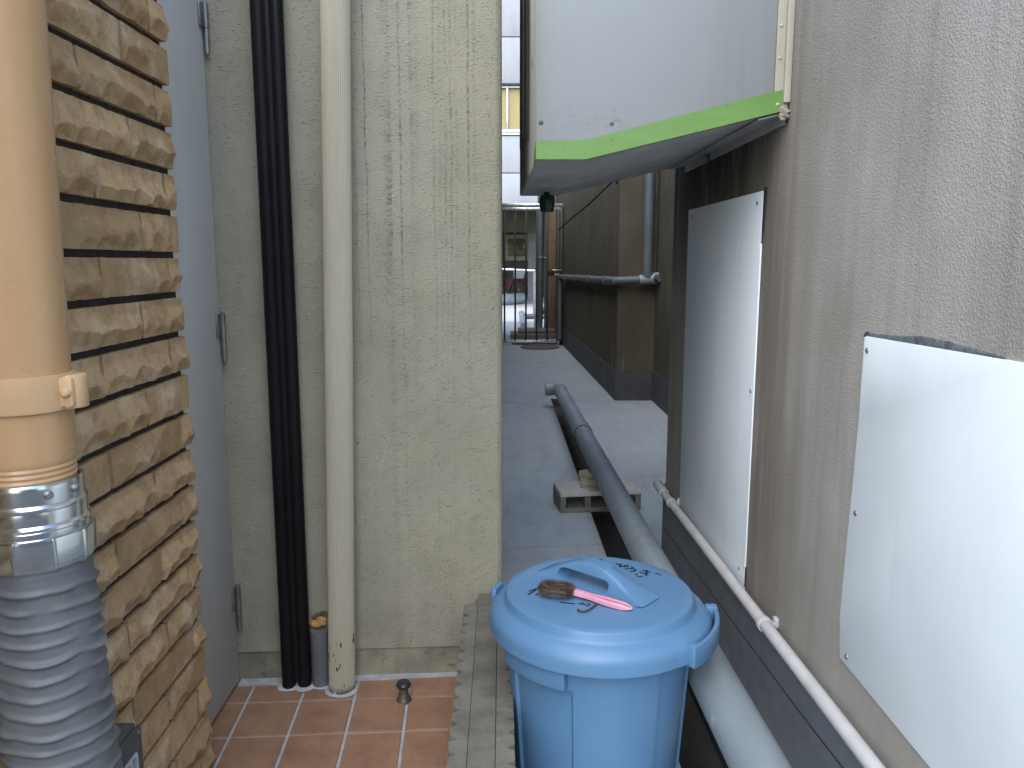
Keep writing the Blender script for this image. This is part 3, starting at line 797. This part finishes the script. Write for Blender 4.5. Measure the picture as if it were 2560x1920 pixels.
def smear(name, label, pts, wid_, mat, loc):
    m = MB(); up = []; dn = []
    for k in range(41):
        t = k / 40 * (len(pts) - 1); i = min(int(t), len(pts) - 2); f_ = t - i
        y = pts[i][0] * (1 - f_) + pts[i + 1][0] * f_; z = pts[i][1] * (1 - f_) + pts[i + 1][1] * f_
        w_ = (wid_[i] * (1 - f_) + wid_[i + 1] * f_) * (1 + .35 * mnoise.noise(Vector((k * .6, len(label), 0))))
        vert = abs(pts[-1][1] - pts[0][1]) > abs(pts[-1][0] - pts[0][0])
        dy, dz = (-w_, 0) if vert else (0, w_)
        up.append((m.b.verts.new((WX - .0012, y + dy, z + dz)), m.b.verts.new((WX - .0032, y + dy * .5, z + dz * .5)))); dn.append(m.b.verts.new((WX - .0030, y, z)))
    for k in range(40):
        m.b.faces.new((up[k][0], up[k + 1][0], up[k + 1][1], up[k][1])); m.b.faces.new((up[k][1], up[k + 1][1], dn[k + 1], dn[k]))
    return tag(m.build(name, mat, base=loc), label, 'sealant', 'sealant smears round the metal sheets')
smear('sealant_smear', 'grey sealant smeared along the top edge of the large white sheet', [(1.392, 1.048), (1.30, 1.0505), (1.20, 1.052), (1.14, 1.0535), (1.0, 1.056)], [.007, .008, .014, .012, .003], SEALG, (WX, 1.3, 1.05))
smear('sealant_smear', 'black sealant line at the lower corner of the large white sheet', [(1.4065, .456), (1.405, .441), (1.4045, .428)], [-.006, -.006, -.006], SEALB, (WX, 1.405, .44))
smear('sealant_smear', 'black sealant blob on the upper left corner of the large white sheet', [(1.398, 1.0475), (1.388, 1.0485), (1.372, 1.049)], [.006, .010, .004], SEALB, (WX, 1.39, 1.05))
smear('sealant_smear', 'black sealant on the upper right edge of the tall narrow sheet', [(1.991, 1.362), (1.992, 1.29), (1.9925, 1.225)], [.022, .018, .004], SEALB, (WX, 1.99, 1.3))
smear('sealant_smear', 'black sealant on the lower right edge of the tall narrow sheet', [(1.996, .375), (1.996, .345), (1.996, .32)], [.010, .012, .008], SEALB, (WX, 2.0, .34))

# thin pale pipe on the wall
tpipe = thing('wall_pipe', 'thin pale painted pipe clipped along the top of the slate plinth on the right', 'pipe', (.62, 2.0, .31))
def pz(y): return .3035 + (2.9 - y) * .0262
pts = [(.618, y, pz(y)) for y in (.3, .8, 1.3, 1.8, 2.3, 2.8, 2.94)]
el = arc((.655, 2.94, pz(2.94)), .037, math.pi, math.pi / 2, 8, 'xy')
m = MB(); m.tube(pts, .0145, 20); m.build('pipe', WPIPE, tpipe)
m = MB(); m.tube([(.618, 2.905, pz(2.905)), (.618, 2.94, pz(2.94))], .0185, 20); m.tube([(.618, 2.94, pz(2.94)), (.618, 3.03, pz(3.0)), (.621, 3.055, pz(3.0)), (.630, 3.074, pz(3)), (.65, 3.082, pz(3)), (.74, 3.084, pz(3))], .0172, 20); m.build('elbow', WPIPE, tpipe)
for y in (2.78, 1.745):
    m = MB(); m.lathe([(.0147, -.010), (.0175, -.010), (.0185, -.006), (.0185, .006), (.0175, .010), (.0147, .010)], (.618, y, pz(y)), 24, 'y')
    m.box((.628, y - .009, pz(y) - .003), (.652, y + .009, pz(y) + .004), .001); m.box((.640, y - .010, pz(y) - .008), (.6495, y + .010, pz(y) + .016), .002)
    m.build('pipe_clip', WPIPE, tpipe)

# big grey drain pipe on the floor
def gx(y): return .462
def gz(y): return .309 - .0235 * y
def gp_(y, dx=0): return (gx(y) + dx, y, gz(y))
GR = .0505
bp = thing('floor_pipe', 'large grey drain pipe lying along the alley floor over a concrete block', 'pipe', (.462, 3.0, .2))
m = MB(); m.tube([gp_(y) for y in (.3, 1.2, 2.0, 3.0, 4.42)], GR, 40); m.build('pipe', PVC, bp)
m = MB(); m.tube([gp_(4.41), gp_(4.42), gp_(4.58)], [GR + .0015, GR + .0042, GR + .0042], 40); m.build('socket', PVC, bp)
m = MB(); m.tube([gp_(4.398), gp_(4.406)], GR + .0034, 40); m.build('joint_line', DARK, bp)
m = MB(); m.tube([gp_(y) for y in (4.57, 5.0, 6.16)], GR, 40); m.build('pipe', PVC, bp)
m = MB()
e0, ey = gx(6), 6.25; ez = gz(6.2)
m.tube([gp_(6.13), gp_(6.21)], GR + .005, 36)
m.tube([gp_(6.19)] + [(e0 - .05 + .05 * math.cos(a), ey + .05 * math.sin(a), ez) for a in [R(10 * k) for k in range(10)]] + [(e0 - .07, ey + .05, ez)], GR + .0015, 36)
m.tube([(e0 - .06, ey + .05, ez), (e0 - .115, ey + .05, ez)], GR + .006, 36, False)
m.build('elbow', PVC, bp)
m = MB(); m.tube([(e0 - .075, ey + .05, ez), (e0 - .112, ey + .05, ez), (e0 - .117, ey + .05, ez)], [GR + .0045, GR + .0045, GR], 36); m.build('end_cap', ALU, bp)

# concrete block and wedge under it
cb = thing('concrete_block', 'pale hollow concrete block lying flat under the grey drain pipe', 'block', (.46, 3.7, 0))
m = MB()
bx0, bx1, by0, by1, bz = .262, .655, 3.615, 3.805, .100
m.box((bx0, by0, .078), (bx1, by1, bz), .003); m.build('top_shell', BLOCK, cb)
m = MB(); m.box((bx0, by0, 0), (bx1, by1, .022), .002)
for a_, b_ in ((bx0, bx0 + .026), (bx0 + .118, bx0 + .146), (bx0 + .245, bx0 + .273), (bx1 - .026, bx1)): m.box((a_, by0, .0222), (b_, by1, .0778))
m.build('webs', BLOCKD, cb)
for v in [o for o in cb.children]: pass
cb.rotation_euler = (0, 0, R(7)); 
wd = MB(); wd.prism([(.375, 3.68), (.56, 3.705), (.565, 3.775), (.38, 3.75)], 'z', .1015, .136, .002)
wd.prism([(.372, 3.735), (.452, 3.695), (.55, 3.73), (.44, 3.79)], 'z', .1362, .1695, .001)
tag(wd.build('wood_wedge', WOOD, base=(.42, 3.7, .105)), 'small weathered wood scrap wedged between the pipe and the concrete block', 'wedge')

# ------------------------------------------------------------------ projecting sign box
sg = thing('sign_box', 'white projecting sign box with lime green tape along its lower edge, high on right', 'sign', (.36, 1.85, 1.45))
Y0, Y1, ZT = 1.852, 2.862, 2.6
bot = [(.080, 1.412), (.190, 1.412), (.645, 1.521)]
m = MB()
m.prism([(.080, 1.4125), (.189, 1.4125), (.648, 1.522), (.648, ZT), (.080, ZT)], 'y', Y0 + .004, Y1, .002)
def skew(mb):                                              # the old box is not quite square: it widens to the back
    for v in mb.b.verts:
        if v.co.x < .10: v.co.x -= .017 * (v.co.y - Y0)
skew(m); m.build('casing', SIDE, sg)
m = MB()
poly = [(.0785, 1.4118), (.190, 1.4118), (.614, 1.5138), (.614, ZT), (.0785, ZT)]
m.prism(poly, 'y', Y0, Y0 + .0035, .0006); m.build('front_panel', SIGN, sg)
m = MB(); m.prism([(.6155, 1.514), (.6475, 1.5215), (.6475, ZT), (.6155, ZT)], 'y', Y0 - .001, Y0 + .0035, .0006); fl = m.build('side_flange', FLANGE, sg)
m = MB(); m.box((.6345, Y0 - .012, 1.535), (.6495, Y0 - .001, ZT), .002); m.build('corner_bead', FLANGE, sg)
for z in (1.532, 1.632, 1.701, 1.77):
    m = MB(); screw(m, (.624, Y0 - .001, z), '-y', .0042, .0025); m.build('flange_bolt', FLANGE, fl)
for x, z, r in ((.088, 1.492, .0055), (.249, 1.490, .0048)):
    m = MB(); screw(m, (x, Y0, z), '-y', r, .003); m.build('panel_bolt', BOXG, sg)
m = MB()
def tape(x): 
    zb = 1.412 if x < .19 else 1.412 + (x - .19) * .2393
    return zb
xs = [.0775] + [.0775 + .1125 * k / 8 for k in range(1, 9)] + [.19 + .445 * k / 30 for k in range(1, 31)]
fr = [[], [], []]
for i, x in enumerate(xs):
    wv = .0010 * mnoise.noise(Vector((x * 35, 1, 0)))
    hgt = .040 + .006 * (x - .08) / .55
    fr[0].append(m.b.verts.new((x, Y0 - .0012, tape(x) + hgt + wv))); fr[1].append(m.b.verts.new((x, Y0 - .0018, tape(x) - .0012 + wv * .6)))
    fr[2].append(m.b.verts.new((x, Y0 + .008 + .014 * (mnoise.noise(Vector((x * 11, 5, 0))) + .6), tape(x) - .0018)))
for i in range(len(xs) - 1):
    for a_ in (0, 1): m.b.faces.new((fr[a_][i], fr[a_][i + 1], fr[a_ + 1][i + 1], fr[a_ + 1][i]))
lft = []
for k in range(9):                                         # torn end folded round onto the side
    y = Y0 - .001 + .018 * k; hh = .040 * (1 - .55 * (k / 8) ** 1.5) + .003 * mnoise.noise(Vector((k * .9, 3, 1)))
    lft.append((m.b.verts.new((.0770, y, 1.4108 + hh)), m.b.verts.new((.0770, y, 1.4108 + .002 * k * .3))))
for a_, b_ in zip(lft, lft[1:]): m.b.faces.new((a_[0], b_[0], b_[1], a_[1]))
m.b.faces.new((fr[0][0], fr[1][0], lft[0][1], lft[0][0]))
m.build('green_tape', GREEN, sg)
m = MB()                                                  # underside plate
P_ = [(.082, 1.4105), (.1895, 1.4105), (.647, 1.5200)]
for a_, b_ in zip(P_, P_[1:]): m.prism([a_, b_, (b_[0], b_[1] + .0012), (a_[0], a_[1] + .0012)], 'y', Y0 + .006, Y1 - .004)
skew(m); m.build('underside', UNDER, sg)
m = MB(); m.prism([(.585, 1.503), (.648, 1.5185), (.648, 1.490), (.643, 1.490), (.643, 1.512), (.585, 1.4985)], 'y', Y0 + .01, Y1 - .02); m.build('wall_bracket', UNDER, sg)
m = MB()
for k in range(12):
    bb = bmesh.new(); bmesh.ops.create_icosphere(bb, subdivisions=2, radius=1)
    c = (.640 + rnd.uniform(-.010, .008), Y0 - .004 + rnd.uniform(-.006, .008), 1.505 + rnd.uniform(-.014, .022))
    for v in bb.verts:
        n = 1 + .5 * mnoise.noise(v.co * 2 + Vector((k * 5, 2, 0))); v.co = Vector(c) + v.co * n * rnd.uniform(.006, .0075)
    m.join(bb)
m.build('sealant_lump', SEAL, sg)
m = MB()
m.tube([(.0788, 2.2, 1.50), (.0788, 2.202, 1.9), (.0788, 2.2, ZT)], .004, 6); skew(m); m.build('seam', DARK, sg)
m = MB(); m.box((.0765, 2.56, 1.56), (.0795, 2.80, ZT), .001); skew(m); m.build('side_strip', STEEL, sg)
gl = MB(); gl.tube([(.149, 2.70, 1.43), (.149, 2.70, 1.395)], .010, 12)
gl.lathe([(.0, 1.4005), (.022, 1.400), (.0265, 1.394), (.0275, 1.376), (.0235, 1.352), (.021, 1.345), (.0, 1.346)], (.1495, 2.70, 0), 7)
tag(gl.build('drip_cap', DGREEN, base=(.149, 2.70, 1.40)), 'dark green wrapped stub hanging under the far end of the sign box', 'cap')
cbm = MB(); cbm.tube([(.26, 3.7, 1.325), (.30, 3.45, 1.365), (.345, 3.2, 1.405), (.385, 2.95, 1.452), (.397, 2.875, 1.465), (.405, 2.862, 1.462), (.408, 2.855, 1.452)], .0028, 8)
tag(cbm.build('hanging_cable', BLACK, base=(.405, 2.86, 1.45)), 'thin black cable sagging from the back edge of the sign box', 'cable')

# ------------------------------------------------------------------ rear walls beyond the corner
rw = thing('rear_wall', 'shaded brown rear wall with pilaster along the right of the alley, this side of the gate', 'wall', (1.0, 8.5, 0))
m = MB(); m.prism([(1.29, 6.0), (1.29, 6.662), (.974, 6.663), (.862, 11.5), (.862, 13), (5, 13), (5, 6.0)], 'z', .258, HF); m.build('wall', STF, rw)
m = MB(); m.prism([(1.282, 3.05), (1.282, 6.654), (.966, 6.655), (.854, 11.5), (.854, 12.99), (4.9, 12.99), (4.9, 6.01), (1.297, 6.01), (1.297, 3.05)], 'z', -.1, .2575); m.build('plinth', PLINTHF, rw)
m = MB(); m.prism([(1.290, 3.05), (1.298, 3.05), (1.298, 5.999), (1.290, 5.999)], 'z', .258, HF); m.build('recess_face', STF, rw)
hp = thing('rear_pipe', 'grey horizontal pipe wrapping the pilaster of the rear wall at waist height', 'pipe', (1.0, 7, 1.0))
def rx(y): return .974 - (y - 6.663) * .02316
pts = [(.805, 11.05, .1), (.805, 11.05, .93), (.812, 11.0, .975)] + [(rx(y) - .045, y, 1.022 - (y - 6.66) * .011) for y in (10.6, 9, 8, 7.2, 6.75)] + [(.945, 6.62, 1.024), (.99, 6.598, 1.026), (1.2, 6.59, 1.035), (1.27, 6.58, 1.045), (1.29, 6.45, 1.05)]
m = MB(); m.tube(pts, .033, 20); m.build('pipe', PVCD, hp)
for y in (10.3, 9.2, 8.1, 7.0):
    m = MB(); m.tube([(rx(y) - .045, y - .05, 1.022 - (y - 6.66) * .011), (rx(y) - .045, y + .05, 1.022 - (y - 6.66) * .011)], .041, 20)
    m.build('pipe_joint', PVCD, hp)
m = MB(); m.tube([(1.205, 6.585, 1.05), (1.205, 6.585, 3.4)], .041, 20); m.tube([(1.205, 6.585, 1.05), (1.205, 6.585, 1.10)], .052, 20); m.build('riser', PVCD, hp)
m = MB(); m.tube([(1.14, 6.585, 1.03), (1.26, 6.58, 1.043), (1.33, 6.54, 1.05), (1.40, 6.5, 1.055)], [.043, .048, .048, .046], 20); m.build('tee', PVC, hp)

# gate
gt = thing('barred_gate', 'brown barred metal gate with silver top rails closing the alley', 'gate', (.43, 11.25, 0))
GY = 11.25
m = MB(); m.box((.0, GY - .02, 1.945), (.86, GY + .02, 1.985), .004); m.build('top_rail', ALU, gt)
m = MB(); m.box((.0, GY - .018, 1.893), (.86, GY + .018, 1.930), .004); m.build('top_rail', ALU, gt)
m = MB(); m.box((.0, GY - .018, .03), (.80, GY + .018, .062), .003); m.build('bottom_rail', ALU, gt)
bx = []
for k in range(6):
    x = .031 + .1525 * k
    m = MB(); m.box((x - .013 - (.006 if k == 5 else 0), GY - .013, .062), (x + .013 + (.006 if k == 5 else 0), GY + .013, 1.893), .003); m.build('bar', GATE, gt)
m = MB(); m.box((.815, GY - .025, 0), (.855, GY + .025, 1.943), .003); m.build('gate_post', GATE, gt)
m = MB(); m.box((.645, GY - .035, .985), (.73, GY - .014, 1.09), .003); lb = m.build('lock_box', GATE, gt)
m = MB(); m.box((.695, GY - .065, 1.058), (.835, GY - .045, 1.070), .002); m.box((.75, GY - .06, .985), (.765, GY - .03, 1.01), .002); m.box((.785, GY - .06, .98), (.80, GY - .03, 1.015), .002); m.build('latch', ALU, lb)
m = MB(); m.box((.14, GY + .03, .0), (.80, GY + .16, .028), .003)
tag(m.build('kerb_strip', POSTM, base=(.45, GY, 0)), 'low grey kerb strip under the barred gate', 'kerb')
rp = MB(); rp.lathe([(0, .026), (.25, .026), (.262, .022), (.268, .010), (.268, 0), (0, 0)], (.52, 10.86, 0), 40)
tag(rp.build('manhole_cover', RUST, base=(.52, 10.86, 0)), 'round rusty manhole cover in front of the barred gate', 'manhole cover')
for k, (a_, b_, z0, z1, lab) in enumerate((((.13, 12.1), (.86, 12.75), .0, .07, 'lower reddish brown plank on the ground just behind the gate'), ((.25, 12.3), (.84, 12.9), .072, .115, 'reddish brown plank lying on top of the lower one behind the gate'))):
    m = MB(); m.box((a_[0], a_[1], z0), (b_[0], b_[1], z1), .01); tag(m.build('plank', PLANK, base=(.5, 12.4, z0)), lab, 'plank', 'planks behind the gate')
ep = thing('elbow_pipe', 'grey elbow drain pipe rising behind the right bars of the gate', 'pipe', (.63, 13.1, 0))
m = MB(); m.tube([(.60, 13.2, .0), (.60, 13.2, .28)] + arc((.70, 13.2, .28), .10, math.pi, math.pi / 2, 8) + [(.84, 13.2, .38)], .066, 20); m.build('pipe', PVC, ep)
m = MB(); m.tube([(.60, 13.2, .08), (.60, 13.2, .2)], .072, 20); m.build('socket', PVC, ep)
vp = thing('riser_pipe', 'grey upright drain pipe with one bracket, standing behind the gate bars', 'pipe', (.605, 12.6, 0))
m = MB(); m.tube([(.605, 12.7, .2), (.605, 12.7, 2.9)], .047, 20); m.build('pipe', PVCD, vp)
m = MB(); m.lathe([(.048, 1.235), (.056, 1.235), (.056, 1.262), (.048, 1.262)], (.605, 12.7, 0), 20); m.box((.65, 12.69, 1.24), (.70, 12.71, 1.257)); m.build('bracket', ALU, vp)
vp2 = MB(); vp2.tube([(.70, 12.75, .1), (.70, 12.75, 2.9)], .026, 14)
tag(vp2.build('riser_pipe', BRASS, base=(.70, 12.75, 0)), 'thin dark upright pipe beside the grey drain pipe behind the gate', 'pipe')
tc = MB(); tc.box((.758, 12.78, 0), (.861, 13.3, 2.9), .006)
tag(tc.build('tan_column', TAN, base=(.8, 12.8, 0)), 'narrow tan rendered column at the right end of the gate', 'column')

# courtyard beyond
lp = thing('courtyard_pipe', 'short grey pipe with open socket lying on the bright courtyard floor', 'pipe', (.4, 15, .06))
m = MB(); m.tube([(.375, 13.9, .058), (.40, 15.6, .058), (.41, 16.6, .075)], .055, 18); m.build('pipe', PVC, lp)
m = MB(); m.tube([(.41, 16.5, .075), (.412, 16.95, .085)], .064, 18); m.build('socket', PVC, lp)
cp2 = MB(); cp2.tube([(.47, 16.4, .055), (1.6, 16.4, .055)], .055, 18)
tag(cp2.build('cross_pipe', PVCD, base=(1, 16.4, .055)), 'dark grey pipe lying across the courtyard floor', 'pipe')
gg = MB(); gg.tube([(-1.6, 21.0, .13), (-.3, 21.5, .14), (.3, 22.0, .16), (.56, 22.6, .15)], .15, 20)
tag(gg.build('large_pipe', PVC, base=(0, 21.6, .13)), 'thick grey pipe lying across the courtyard in front of the bicycle', 'pipe')
rail = thing('barrier_rail', 'shiny horizontal metal barrier rail in front of the bicycle', 'barrier', (.2, 18, 0))
m = MB(); m.tube([(-1.2, 18, 1.075), (.74, 18, .98)], .024, 14); m.build('rail', ALU, rail)
m = MB(); m.box((.70, 17.97, 0), (.76, 18.03, .96), .004); m.build('rail_post', POSTM, rail)
m = MB(); m.box((-1.23, 17.97, 0), (-1.17, 18.03, 1.06), .004); m.build('rail_post', POSTM, rail)

# bicycle
bi = thing('bicycle', 'red bicycle with pale front basket parked in the far covered bay', 'bicycle', (.2, 25, 0))
def wheel(x):
    m = MB()
    ring = [(x + .28 * math.cos(2 * math.pi * k / 36), 25, .305 + .28 * math.sin(2 * math.pi * k / 36)) for k in range(37)]
    m.tube(ring, .022, 10, False); t = m.build('tyre', TYRE, bi)
    m = MB()
    for k in range(18):
        a = 2 * math.pi * k / 18; m.tube([(x, 25 + (.025 if k % 2 else -.025), .305), (x + .265 * math.cos(a), 25, .305 + .265 * math.sin(a))], .002, 4)
    m.tube([(x, 24.95, .305), (x, 25.05, .305)], .022, 10); m.build('spokes', STEEL, t)
    m = MB(); m.tube([(x + .318 * math.cos(R(a)), 25, .305 + .318 * math.sin(R(a))) for a in range(20, 190, 10)], .024, 8); m.build('mudguard', RED, t)
wheel(.52); wheel(-.50)
m = MB()
m.tube([(.40, 25, .78), (.36, 25, .90)], .022, 10); m.tube([(.40, 25, .76), (.12, 25, .40), (.0, 25, .30)], .022, 10); m.tube([(.39, 25, .72), (.2, 25, .42), (-.12, 25, .55)], .016, 10)
m.tube([(0, 25, .30), (-.2, 25, .82)], .018, 10); m.tube([(0, 25.04, .30), (-.5, 25.05, .305)], .012, 8); m.tube([(-.15, 25.03, .66), (-.5, 25.05, .305)], .010, 8)
m.tube([(.40, 25.04, .74), (.45, 25.05, .62), (.52, 25.05, .305)], .013, 8); m.tube([(.40, 24.96, .74), (.45, 24.95, .62), (.52, 24.95, .305)], .013, 8)
m.build('frame', RED, bi)
m = MB(); m.box((-.48, 24.92, .25), (.10, 24.95, .37), .02); m.build('chain_guard', RED, bi)
m = MB(); m.tube([(0, 24.9, .3), (.11, 24.9, .2)], .01, 8); m.box((.07, 24.80, .185), (.15, 24.9, .21), .004); m.build('crank', STEEL, bi)
m = MB(); m.tube([(.20, 24.72, 1.0), (.30, 24.78, 1.03), (.37, 25, .97), (.30, 25.22, 1.03), (.20, 25.28, 1.0)], .013, 10); m.tube([(.37, 25, .88), (.37, 25, .97)], .013, 8); m.build('handlebar', STEEL, bi)
m = MB(); m.prism([(.36, .66), (.66, .66), (.74, .95), (.34, .95)], 'y', 24.82, 25.18, .02); m.build('basket', BASKET, bi)
m = MB(); m.box((-.36, 24.9, .82), (-.08, 25.1, .90), .035, 3); m.build('saddle', SEAT, bi)
m = MB(); m.prism([(-.02, .66), (.20, .66), (.15, .98), (.0, .98)], 'y', 24.9, 25.1, .03); m.build('dark_bag', SEAT, bi)

# facade block at the end
fb = thing('facade_building', 'white building with a yellow-lit window seen through the slot at the end of the alley', 'building', (0, 20, 0))
m = MB()
zj = [2.60, 3.345, 4.24, 5.43, 6.53, 7.40, 8.4, 9.4]
ww = (-.9, .95)
for z0, z1 in zip(zj, zj[1:]):
    if abs(z0 - 4.24) < .01:
        m.box((-8, 20, z0 + .012), (ww[0] - .02, 20.3, z1 - .012)); m.box((ww[1] + .02, 20, z0 + .012), (8, 20.3, z1 - .012))
    else: m.box((-8, 20, z0 + .012), (8, 20.3, z1 - .012), .004)
m.build('facade_panels', FACADE, fb)
m = MB(); m.box((-8, 20.02, 2.55), (8, 20.26, 4.24)); m.box((-8, 20.02, 5.43), (8, 20.26, 9.4)); m.box((-8, 20.3, 2.6), (8, 28, 2.9)); m.build('backing', LINTEL, fb)
m = MB(); m.box((ww[0], 20.1, 4.30), (ww[1], 20.14, 5.40))
pane = None
win = m.build('blind', BLIND, fb)
m = MB()
for x in (-.40, .13): m.box((x - .022, 20.03, 4.32), (x + .022, 20.08, 5.38), .004)
m.box((ww[0], 20.02, 5.36), (ww[1], 20.08, 5.41), .004); m.box((ww[0], 20.02, 4.30), (ww[1], 20.08, 4.38), .004); m.box((ww[0] - .03, 19.97, 4.245), (ww[1] + .03, 20.08, 4.285), .004)
m.build('window_frame', ALU, fb)
m = MB(); m.box((ww[0] - .1, 19.955, 5.405), (ww[1] + .1, 20.10, 5.46), .006); m.build('lintel', LINTEL, fb)
m = MB(); m.box((-8, 27.0, -.1), (8, 27.3, 2.6)); m.build('back_wall', RECESS, fb)
m = MB(); m.box((-8, 22.9, 2.02), (.95, 23.2, 2.6)); m.build('beam', RECESS, fb)
m = MB(); m.box((.08, 26.93, 1.22), (.86, 27.02, 2.08), .01); wf = m.build('window', FRAME, fb)
m = MB(); m.box((.19, 26.915, 1.36), (.77, 26.935, 1.95), .004); m.build('pane', GLASSD, wf)
pr = MB(); pr.box((.775, 23.9, 0), (1.01, 24.15, 2.55), .01)
tag(pr.build('grey_pillar', POSTM, base=(.9, 24, 0)), 'grey block pillar beside the bicycle bay', 'pillar')

ob2 = MB(); ob2.box((1.5, -15, -.1), (14, -13, 5.0), .02)  # unseen block added behind the camera to shape the light from there
tag(ob2.build('added_building', CONC, base=(8, -14, -.1)), 'plain unseen building added behind the viewer to limit sky light', 'building')
# ------------------------------------------------------------------ light, sky, camera
SUN_EL, SUN_AZ = 50, 202            # azimuth the light comes from, degrees clockwise from +Y
wld = bpy.data.worlds.new('World'); bpy.context.scene.world = wld; wld.use_nodes = True
nt = wld.node_tree; bg = nt.nodes['Background']
sky = nt.nodes.new('ShaderNodeTexSky'); sky.sky_type = 'NISHITA'; sky.sun_disc = False
sky.sun_elevation = R(SUN_EL); sky.sun_rotation = R(SUN_AZ); sky.air_density = 1.0; sky.dust_density = 1.0; sky.ozone_density = 1.0
nt.links.new(sky.outputs[0], bg.inputs[0]); bg.inputs[1].default_value = .15
sl = bpy.data.lights.new('sun', 'SUN'); sl.energy = 1.5; sl.angle = R(80); sl.color = (1, .99, .97)
so = bpy.data.objects.new('sun', sl); C.objects.link(so)
dv = Vector((math.sin(R(SUN_AZ)) * math.cos(R(SUN_EL)), math.cos(R(SUN_AZ)) * math.cos(R(SUN_EL)), math.sin(R(SUN_EL))))
so.rotation_euler = dv.to_track_quat('Z', 'Y').to_euler(); so.location = (0, -4, 9)

cam = bpy.data.cameras.new('camera'); cam.sensor_width = 36; cam.lens = 1700 / 2212 * 36; cam.clip_start = .02; cam.clip_end = 300
co = bpy.data.objects.new('camera', cam); C.objects.link(co)
co.location = (0, 0, 1.18); co.rotation_euler = (R(90 - 8.83), 0, R(-.70))
sc = bpy.context.scene; sc.camera = co
sc.view_settings.view_transform = 'Standard'; sc.view_settings.look = 'None'; sc.view_settings.exposure = 1.52; sc.view_settings.gamma = 1
sc.render.engine = 'CYCLES'; sc.cycles.use_denoising = True
sc.cycles.max_bounces = 10; sc.cycles.diffuse_bounces = 6
